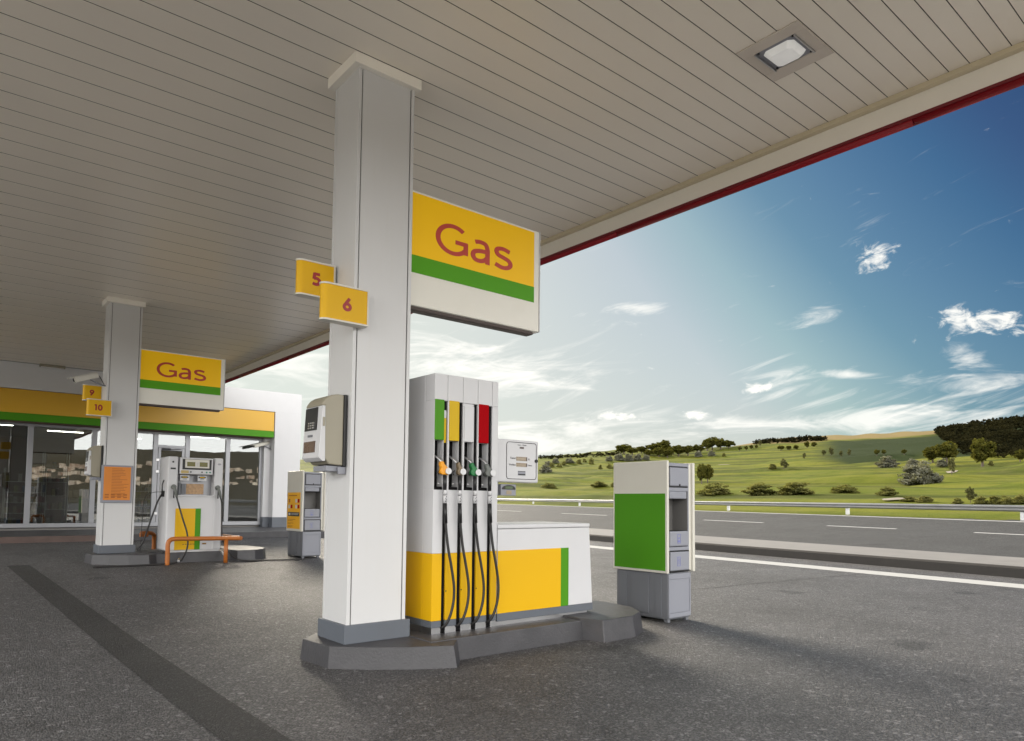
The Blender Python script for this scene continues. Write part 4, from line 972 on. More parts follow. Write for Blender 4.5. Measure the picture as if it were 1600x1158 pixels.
# ------------------------------------------------------------------ the shop
def shop():
    F = 26.0; G = 26.62; zf = .50
    t = Thing('station_shop', 'white flat roofed shop with yellow and green band over dark glass', 'shop', (2, F, .3))
    w = MB()
    w.box(7.48, 11.07, F, F+.35, 4.765, 5.52).box(-17, 7.479, F, F+.35, 4.765, CZ-.003).box(10.055, 11.07, F, F+.35, .815, 4.764).box(10.72, 11.07, F+.351, 40, .3, 5.52).box(9.83, 10.054, G-.2, G+.10, .815, 4.0)
    w.box(10.056, 10.30, F+.351, G+.1, .815, 4.76).box(-17, 11.07, 40, 40.3, .3, 5.52)
    t.part('wall', w, M_SHOPW)
    t.part('roof', MB().box(-17, 10.71, F+.36, 39.99, 5.15, 5.40), M_SHOPW)
    b = MB(); b.box(10.045, 11.08, F-.012, F+.34, .30, .814).box(9.82, 10.05, F+.345, G+.09, .30, .814).box(11.071, 11.09, F+.01, 39, .3, .814)
    t.part('grey_plinth', b, M_GREYB)
    b = MB(); b.box(-17, 10.03, F+.03, F+.20, 4.03, 4.755, .01); t.part('yellow_band', b, M_ORY)
    b = MB(); b.box(-17, 10.03, F+.025, F+.20, 3.795, 4.028, .006); t.part('green_band', b, M_GRN)
    t.part('soffit', MB().box(-17, 10.03, F+.21, G+.05, 3.78, 3.86), mat('brown_soffit', (.22, .13, .10), .6))
    fr = MB(); z0, z1 = .52, 3.775
    xs = [-15.6, -13.2, -10.8, -8.4, -6.0, -3.6, -1.5, .35, 2.52, 4.27, 6.12, 7.16, 8.56, 9.80]
    for x in xs: fr.box(x-.075, x+.075, G-.03, G+.09, z0+.131, z1-.081, .004)
    fr.box(-17, 9.83, G-.04, G+.09, z0, z0+.13, .004).box(-17, 9.83, G-.04, G+.09, z1-.08, z1, .004)
    t.part('window_frame', fr, M_ALU)
    edges = [-17]+xs
    for a, b_ in zip(edges, edges[1:]):
        if abs(a-6.12) < .01: continue
        t.part('window_pane', MB().box(a+.076, b_-.076, G+.03, G+.045, z0+.131, z1-.081), M_GLASS)
    d = MB(); d.box(6.196, 7.084, G-.02, G+.07, 3.24, 3.33, .004).box(6.21, 6.30, G-.015, G+.06, .53, 3.235, .004).box(6.98, 7.07, G-.015, G+.06, .53, 3.235, .004).box(6.301, 6.979, G-.015, G+.06, 3.145, 3.235, .004).box(6.301, 6.979, G-.015, G+.06, .53, .70, .004)
    do = t.part('door', d, M_ALU)
    t.part('door_pane', MB().box(6.301, 6.979, G+.02, G+.032, .701, 3.144), M_GLASS, do)
    t.part('transom_pane', MB().box(6.196, 7.084, G+.02, G+.032, 3.331, 3.694), M_GLASS, do)
    h = MB(); h.box(6.94, 6.965, G-.09, G-.065, 1.3, 2.2, .006).box(6.94, 6.965, G-.066, G-.014, 1.35, 1.38).box(6.94, 6.965, G-.066, G-.014, 2.12, 2.15); t.part('door_handle', h, M_STEEL, do)
    for z in (.9, 2.35, 2.75): t.part('hinge', MB().box(6.14, 6.25, G-.05, G-.021, z, z+.10, .012), M_STEEL, do)
    h = MB(); h.box(6.32, 6.60, G-.07, G-.016, 3.16, 3.22, .006).tube([(6.5, G-.06, 3.17), (6.75, G-.10, 3.19), (6.95, G-.02, 3.20)], .012, 6, 1); t.part('door_closer', h, M_BLACK, do)
    # inside of the shop
    t.part('floor', MB().box(-17, 10.7, G+.1, 39.9, .40, .50), M_TILE)
    t.part('back_wall', MB().box(-17, 10.7, 34, 34.2, .5, 5.1), M_WOOD)
    t.part('inside_ceiling', MB().box(-17, 10.7, G+.1, 33.9, 3.85, 4.0), mat('inside_ceiling', (.06, .06, .07), .7))
    for i in range(7): t.part('ceiling_tube', MB().box(-5.5+2.2*i, -4.4+2.2*i, 28.4+1.3*(i % 3), 28.43+1.3*(i % 3), 3.82, 3.845), M_TUBE)
    t.part('step', MB().box(-17.5, 11.4, 22.55, F+.8, .15, .435, .012), M_CONC)
    t.part('step_nosing', MB().box(-17.5, 4.1, 22.52, 22.549, .20, .43, .004), mat('red_brown_kerb', (.11, .075, .065), .7, var=.5, vscale=2))
shop()

def shop_rack(x, y, label, w=1.6, h=1.9, seed=1, glassy=False):
    t = Thing('display_rack', label, 'display rack', (x, y, .5)); rng = random.Random(seed)
    b = MB()
    for a in (0, w):
        for c in (0, .5): b.box(x+a-.012, x+a+.012, y+c-.012, y+c+.012, .5, .5+h+.2)
    for k in range(5): b.box(x, x+w, y, y+.5, .6+k*h/5, .615+k*h/5)
    t.part('frame', b, M_WIRE)
    cols = [(.4, .3, .2), (.5, .45, .4), (.3, .08, .06), (.08, .12, .2), (.35, .3, .08)]
    for ci, c in enumerate(cols):
        b = MB()
        for k in range(5):
            for j in range(int(w/.11)):
                if rng.randrange(5) == ci:
                    hh = rng.uniform(.12, .26); b.box(x+.03+.11*j, x+.12+.11*j, y+.05, y+.2, .616+k*h/5, .616+k*h/5+hh)
        if len(b.bm.verts): o = t.part('goods', b, mat('goods_%d' % ci, c, .4)); o['kind'] = 'stuff'
shop_rack(2.0, 27.6, 'wire rack of goods behind the left shop window at the picture edge', 1.1, 1.7, 1)
shop_rack(3.1, 28.2, 'wire rack of goods right of the first window post in the shop', .7, 2.3, 2)
shop_rack(4.8, 29.0, 'low rack of goods deep inside the shop behind the distant column', 1.8, 1.4, 3)
shop_rack(-.5, 28.0, 'long goods rack inside the shop left of the picture edge', 2.0, 1.8, 4)
def counter():
    t = Thing('shop_counter', 'dark sales counter with goods inside the shop', 'counter', (3.9, 29.2, .5))
    t.part('body', MB().box(3.9, 6.0, 29.6, 30.2, .5, 1.45, .01), mat('dark_counter', (.03, .03, .035), .4))
    t.part('top', MB().box(3.85, 6.05, 29.55, 30.25, 1.455, 1.50, .005), M_WOOD)
    b = MB(); rng = random.Random(5)
    for i in range(9): b.box(4.0+.2*i, 4.0+.2*i+.14, 29.7, 29.9, 1.501, 1.6+rng.random()*.2)
    t.part('goods', b, mat('goods_0', (.4, .3, .2), .4))
counter()

def wall_lamp():
    t = Thing('wall_lamp', 'small flat box lamp under the canopy at the shop wall', 'lamp', (2.9, 25.85, 5.5))
    t.part('housing', MB().box(2.58, 3.26, 25.78, 25.96, 5.49, 5.57, .015), M_BEIGE)
    t.part('diffuser', MB().box(2.62, 3.22, 25.80, 25.94, 5.478, 5.4895, .004), M_LAMPG)
wall_lamp()
cctv('', (10.0, 26.45, 3.62), (9.30, 26.05, 3.42), (10.05, 26.3, 3.35), 'security camera under the band at the right end of the shop windows')

# ------------------------------------------------------------------ road guardrail
def guardrail():
    t = Thing('road_guardrail', 'long galvanised steel crash barrier on white posts beside the road', 'guardrail', (*road_xy(10, 13.9), 1))
    b = MB(); S = [-30+1.0*i for i in range(151)]
    prof = [(0, .54), (-.035, .58), (-.06, .61), (-.06, .66), (-.02, .70), (-.02, .73), (-.06, .77), (-.06, .82), (-.035, .85), (0, .88), (.02, .88), (.0, .71), (.02, .54)]
    rings = []
    for s in S:
        n = far_edge(s)+.55; x, y = road_xy(s, n); z = road_z(s, far_edge(s))
        rings.append([b.bm.verts.new((x+ROAD_N[0]*p, y+ROAD_N[1]*p, z+.37+(q-.54)*.74)) for p, q in prof])
    k = len(prof)
    for a, c in zip(rings, rings[1:]):
        for q in range(k): b.bm.faces.new((a[q], a[(q+1) % k], c[(q+1) % k], c[q]))
    t.part('beam', b, M_GALV)
    for s in (-22, -13.5, -5, 3, 10.9, 19.1, 28.0, 37.3, 47.8, 58, 68.5, 79):
        n = far_edge(s)+.62; x, y = road_xy(s, n); z = road_z(s, far_edge(s))
        t.part('post', MB().box(x-.03, x+.09, y-.075, y+.075, z-.3, z+.56, .006, rz=rad(-10)), M_WHITE)
guardrail()

PLANTS=[
('round_tree', 77.4, 54.5, 1.57, 2.82, 'slender young tree just right of the litter bin, the left of two', None),
('round_tree', 78.4, 54.3, 2.0, 2.58, 'bushy young tree behind the slender one beside the litter bin', None),
('silver_bush', 90.9, 33.2, 5.16, 3.03, 'largest silvery grey bush standing alone on the green meadow', None),
('silver_bush', 217.1, 88.4, 7.89, 3.76, 'wide silvery bush behind and left of the largest grey bush', None),
('silver_bush', 210.9, 79.3, 3.91, 2.84, 'small grey bush at the foot of the broad dark trees', None),
('round_tree', 225.7, 79.3, 7.08, 5.22, 'lower left crown of the pair of broad dark trees on the meadow', None),
('round_tree', 223.2, 74.8, 7.27, 6.73, 'taller right crown of the pair of broad dark trees on the meadow', None),
('pale_tree', 100.9, 33.3, 1.47, 2.45, 'thin pale young tree with bare stem right of the largest bush', None),
('silver_bush', 204.9, 69.7, 3.35, 2.35, 'grey bush between the broad dark trees and the thin pale tree', None),
('round_tree', 201.0, 59.5, 7.91, 7.44, 'large lone tree with round crown before the dark wooded hill', None),
('round_tree', 214.7, 55.2, 3.59, 3.43, 'smaller tree at the right picture edge before the wooded hill', None),
('green_bush', 201.5, 57.8, 1.42, 1.42, 'tiny bush right beside the trunk of the large lone tree', None),
('silver_bush', 159.5, 173.8, 5.56, 2.99, 'pale rounded bush just right of the pump display', None),
('green_bush', 77.3, 83.4, 2.88, 1.03, 'low green bush behind the guardrail below the pump display', None),
('green_bush', 78.5, 73.6, 2.9, 0.97, 'low green bush left of the litter bin behind the guardrail', None),
('green_bush', 79.0, 70.8, 1.71, 0.86, 'low dark bush partly hidden by the left edge of the litter bin', None),
('green_bush', 52.2, 35.4, 3.07, 1.21, 'spreading bush at the foot of the two young trees', None),
('green_bush', 50.8, 30.4, 3.03, 1.06, 'long low bush, left half of the hedge clump on the near meadow', None),
('green_bush', 51.2, 27.5, 3.32, 1.12, 'long low bush, right half of the hedge clump on the near meadow', None),
('green_bush', 58.1, 27.1, 2.63, 0.84, 'low straggling bush right of the long hedge clump', None),
('green_bush', 52.2, 21.3, 1.62, 0.72, 'small low bush below the largest grey bush', None),
('green_bush', 205.6, 118.4, 3.03, 1.82, 'small dark dome shaped bush left of an upright pale bush', None),
('pale_tree', 205.2, 114.3, 3.98, 3.58, 'upright pale bush on the middle meadow beside a dark dome bush', None),
('silver_bush', 460.3, 327.2, 6.94, 5.46, 'left of two round grey bushes above the litter bin', None),
('silver_bush', 465.1, 318.3, 7.39, 4.93, 'right of two round grey bushes above the litter bin', None),
('green_bush', 465.4, 307.8, 3.4, 3.4, 'tiny bush right of the two round grey bushes', None),
('pale_tree', 314.0, 164.6, 2.38, 3.27, 'tiny pale sapling alone on the middle slope', None),
('pale_tree', 385.7, 191.0, 3.58, 3.93, 'left of three pale saplings on the dark slope', None),
('pale_tree', 385.7, 187.0, 4.26, 5.32, 'tallest of three pale saplings on the dark slope', None),
('pale_tree', 313.3, 147.3, 2.28, 3.42, 'sapling standing right of the tallest pale sapling on the slope', None),
('pale_tree', 380.4, 174.4, 2.74, 4.12, 'last pale sapling of the line crossing the dark slope', None),
('pale_tree', 570.4, 339.9, 4.55, 6.26, 'small pale tree in front of the ridge wood', None),
('green_bush', 42.0, 16.0, 1.06, 0.32, 'dry brownish bush by the sand patch behind the guardrail', 'dry scrub'),
('green_bush', 41.7, 15.1, 1.04, 0.38, 'dry scrub clump right of the sand patch behind the guardrail', 'dry scrub'),
('pale_tree', 41.3, 12.8, 0.66, 0.85, 'tall loose shrub rising above the right hedge', None),
('green_bush', 40.7, 13.2, 0.59, 0.36, 'small dark shrub at the left end of the right hedge', None),
('round_tree', 314.6, 132.5, 3.03, 2.75, 'left of the dark shrubs on the shaded slope', None),
('round_tree', 316.3, 130.2, 2.47, 2.47, 'middle of the dark shrubs on the shaded slope', None),
('round_tree', 318.5, 122.9, 2.98, 2.44, 'right of the dark shrubs on the shaded slope', None),
('green_bush', 244.9, 228.9, 2.41, 2.41, 'single small dark bush on the left meadow', None),
('green_bush', 250.3, 228.1, 3.04, 2.74, 'pale green bush left of the litter bin top edge', None),
('green_bush', 40.5, 12.1, 0.76, 0.45, 'dark hedge shrub in the line behind the guardrail at far right', 'dark hedge shrubs behind the guardrail at the right'),
('green_bush', 40.4, 11.5, 0.82, 0.47, 'dark hedge shrub in the line behind the guardrail at far right', 'dark hedge shrubs behind the guardrail at the right'),
('green_bush', 40.3, 11.0, 0.81, 0.5, 'dark hedge shrub in the line behind the guardrail at far right', 'dark hedge shrubs behind the guardrail at the right'),
('green_bush', 40.3, 10.4, 0.86, 0.52, 'dark hedge shrub in the line behind the guardrail at far right', 'dark hedge shrubs behind the guardrail at the right'),
('green_bush', 40.2, 9.9, 0.84, 0.51, 'dark hedge shrub in the line behind the guardrail at far right', 'dark hedge shrubs behind the guardrail at the right'),
('silver_bush', 326.4, 297.6, 5.56, 3.97, 'pale silvery bush in the row below the dark ridge wood', 'pale silvery bushes in a row below the dark wood'),
('silver_bush', 339.7, 301.5, 7.75, 5.3, 'pale silvery bush in the row below the dark ridge wood', 'pale silvery bushes in a row below the dark wood'),
('silver_bush', 342.3, 295.8, 7.7, 5.27, 'pale silvery bush in the row below the dark ridge wood', 'pale silvery bushes in a row below the dark wood'),
('silver_bush', 348.1, 293.3, 6.92, 5.29, 'pale silvery bush in the row below the dark ridge wood', 'pale silvery bushes in a row below the dark wood'),
('silver_bush', 354.9, 292.2, 6.15, 4.1, 'pale silvery bush in the row below the dark ridge wood', 'pale silvery bushes in a row below the dark wood'),
('round_tree', 495.7, 433.7, 18.85, 9.75, 'dark round tree of the wood on the low ridge behind the bin', 'dark green trees of the wood on the low ridge'),
('round_tree', 448.8, 374.1, 13.63, 6.32, 'dark round tree of the wood on the low ridge behind the bin', 'dark green trees of the wood on the low ridge'),
('round_tree', 454.4, 365.5, 18.07, 8.57, 'dark round tree of the wood on the low ridge behind the bin', 'dark green trees of the wood on the low ridge'),
('round_tree', 547.7, 428.1, 17.91, 12.23, 'dark round tree of the wood on the low ridge behind the bin', 'dark green trees of the wood on the low ridge'),
('round_tree', 438.5, 357.8, 10.24, 5.55, 'dark round tree of the wood on the low ridge behind the bin', 'dark green trees of the wood on the low ridge'),
('round_tree', 442.5, 350.9, 12.38, 7.73, 'dark round tree of the wood on the low ridge behind the bin', 'dark green trees of the wood on the low ridge'),
('round_tree', 444.7, 344.5, 10.85, 7.68, 'dark round tree of the wood on the low ridge behind the bin', 'dark green trees of the wood on the low ridge'),
('round_tree', 459.7, 345.4, 16.22, 9.51, 'dark round tree of the wood on the low ridge behind the bin', 'dark green trees of the wood on the low ridge'),
('round_tree', 466.9, 341.5, 11.83, 8.41, 'dark round tree of the wood on the low ridge behind the bin', 'dark green trees of the wood on the low ridge'),
('round_tree', 479.8, 341.6, 15.01, 7.4, 'dark round tree of the wood on the low ridge behind the bin', 'dark green trees of the wood on the low ridge'),
('round_tree', 566.8, 392.8, 14.01, 12.62, 'dark round tree of the wood on the low ridge behind the bin', 'dark green trees of the wood on the low ridge'),
('round_tree', 574.0, 392.1, 15.86, 12.7, 'dark round tree of the wood on the low ridge behind the bin', 'dark green trees of the wood on the low ridge'),
('round_tree', 572.5, 382.0, 15.66, 11.22, 'dark round tree of the wood on the low ridge behind the bin', 'dark green trees of the wood on the low ridge'),
('round_tree', 574.3, 374.3, 15.54, 7.86, 'dark round tree of the wood on the low ridge behind the bin', 'dark green trees of the wood on the low ridge'),
('round_tree', 465.6, 354.9, 12.03, 7.41, 'dark round tree of the wood on the low ridge behind the bin', 'dark green trees of the wood on the low ridge'),
('round_tree', 429.3, 366.9, 11.73, 6.12, 'dark round tree of the wood on the low ridge behind the bin', 'dark green trees of the wood on the low ridge'),
('silver_bush', 268.9, 291.4, 4.67, 3.23, 'small bush scattered on the far left meadow under the ridge', 'small bushes scattered on the far left meadow'),
('silver_bush', 323.7, 343.2, 5.56, 4.27, 'small bush scattered on the far left meadow under the ridge', 'small bushes scattered on the far left meadow'),
('green_bush', 264.1, 283.1, 3.86, 2.81, 'small bush scattered on the far left meadow under the ridge', 'small bushes scattered on the far left meadow'),
('green_bush', 268.8, 281.9, 3.53, 2.47, 'small bush scattered on the far left meadow under the ridge', 'small bushes scattered on the far left meadow'),
('silver_bush', 334.5, 340.8, 7.34, 4.32, 'small bush scattered on the far left meadow under the ridge', 'small bushes scattered on the far left meadow'),
('green_bush', 340.4, 337.6, 4.77, 3.47, 'small bush scattered on the far left meadow under the ridge', 'small bushes scattered on the far left meadow'),
('green_bush', 307.6, 294.8, 3.84, 4.61, 'small bush scattered on the far left meadow under the ridge', 'small bushes scattered on the far left meadow'),
('green_bush', 277.7, 287.5, 3.62, 2.53, 'small bush scattered on the far left meadow under the ridge', 'small bushes scattered on the far left meadow'),
('green_bush', 353.2, 345.3, 4.01, 3.12, 'small bush scattered on the far left meadow under the ridge', 'small bushes scattered on the far left meadow'),
('green_bush', 252.3, 225.9, 3.65, 2.74, 'small bush scattered on the far left meadow under the ridge', 'small bushes scattered on the far left meadow'),
('round_tree', 486.1, 307.2, 3.98, 3.98, 'small dark tree along the track below the ridge field', 'small bushes along the field track under the ridge wood'),
('round_tree', 488.6, 303.2, 3.97, 3.97, 'small dark tree along the track below the ridge field', 'small bushes along the field track under the ridge wood'),
('round_tree', 560.8, 342.9, 4.53, 4.53, 'small dark tree along the track below the ridge field', 'small bushes along the field track under the ridge wood'),
('round_tree', 561.9, 338.6, 3.94, 3.94, 'small dark tree along the track below the ridge field', 'small bushes along the field track under the ridge wood'),
('round_tree', 483.6, 271.7, 6.59, 3.77, 'small dark tree along the track below the ridge field', 'small bushes along the field track under the ridge wood'),
('round_tree', 485.2, 266.5, 5.62, 3.75, 'small dark tree along the track below the ridge field', 'small bushes along the field track under the ridge wood'),
('round_tree', 486.7, 261.4, 5.12, 4.19, 'small dark tree along the track below the ridge field', 'small bushes along the field track under the ridge wood'),
('round_tree', 494.1, 257.0, 5.14, 5.6, 'small dark tree along the track below the ridge field', 'small bushes along the field track under the ridge wood'),
('round_tree', 521.7, 265.7, 6.36, 4.4, 'small dark tree along the track below the ridge field', 'small bushes along the field track under the ridge wood'),
]
BUNKERS=[(42.6, 16.9, 1.5, 1.3, -1.19), (145.2, 47.9, 1.6, 3, -1.25), (312.6, 207.1, 6.5, 5, -0.99)]
RIDGE_ROW=[(487, 539, 2.9, 5.1), (476, 524, 4.0, 7.1), (481, 524, 3.1, 5.4), (491, 534, 2.5, 7.7), (474, 510, 3.7, 5.0), (475, 511, 3.5, 7.1), (503, 536, 3.4, 6.9), (498, 529, 3.1, 4.9), (416, 438, 2.7, 4.7), (482, 505, 3.8, 7.1), (484, 506, 3.2, 5.8), (500, 521, 3.8, 4.7), (485, 503, 2.5, 6.1), (493, 507, 4.2, 5.1), (496, 507, 3.3, 5.4), (489, 498, 2.6, 6.2), (495, 500, 2.0, 5.2), (492, 494, 2.4, 5.5), (493, 494, 2.0, 6.6), (486, 482, 3.4, 7.3), (495, 492, 4.0, 6.9), (486, 479, 3.2, 6.8), (498, 489, 2.9, 4.8), (451, 440, 2.4, 4.0), (501, 487, 3.6, 5.6), (503, 486, 4.1, 5.8), (505, 485, 2.0, 5.0), (487, 463, 1.9, 5.7), (450, 427, 1.9, 5.4), (480, 451, 3.8, 5.6), (480, 451, 1.9, 5.4), (461, 431, 3.4, 5.4), (484, 451, 2.3, 4.8), (474, 438, 2.0, 4.2), (486, 445, 3.8, 5.3), (486, 443, 3.4, 6.3), (495, 450, 2.3, 6.8), (419, 377, 2.1, 5.2), (489, 439, 3.5, 5.7), (423, 378, 2.0, 5.9), (495, 439, 3.8, 7.0), (496, 438, 3.6, 4.5)]
RIDGE_WOOD=[(601, 363, 1.7, 5.4), (671, 405, 3.8, 9.1), (676, 406, 4.8, 5.5), (676, 402, 5.1, 8.6), (605, 358, 5.2, 5.6), (675, 398, 5.9, 8.5), (674, 396, 4.2, 5.5), (674, 393, 5.9, 7.8), (675, 393, 5.7, 7.4), (600, 348, 5.2, 5.0), (676, 388, 5.8, 6.6), (675, 386, 6.2, 5.7), (676, 385, 6.1, 7.3), (605, 342, 5.3, 5.0), (676, 378, 5.0, 8.6), (669, 374, 4.7, 8.6), (675, 376, 5.4, 6.6), (669, 369, 5.8, 5.2), (670, 369, 5.4, 8.0), (673, 367, 5.0, 8.5), (668, 363, 6.4, 7.6), (669, 361, 5.2, 8.7), (667, 358, 5.2, 8.4), (670, 357, 5.5, 5.7), (671, 355, 6.0, 5.6), (672, 356, 6.3, 5.8), (671, 351, 5.8, 6.4), (673, 351, 5.6, 8.7), (672, 350, 5.5, 6.2), (674, 349, 6.7, 8.3), (666, 341, 6.6, 5.6), (670, 341, 6.0, 8.6), (665, 337, 5.1, 7.4), (667, 336, 6.1, 8.1), (662, 333, 5.7, 7.2), (661, 329, 4.6, 5.8), (662, 329, 4.9, 8.2), (665, 328, 3.7, 6.0)]
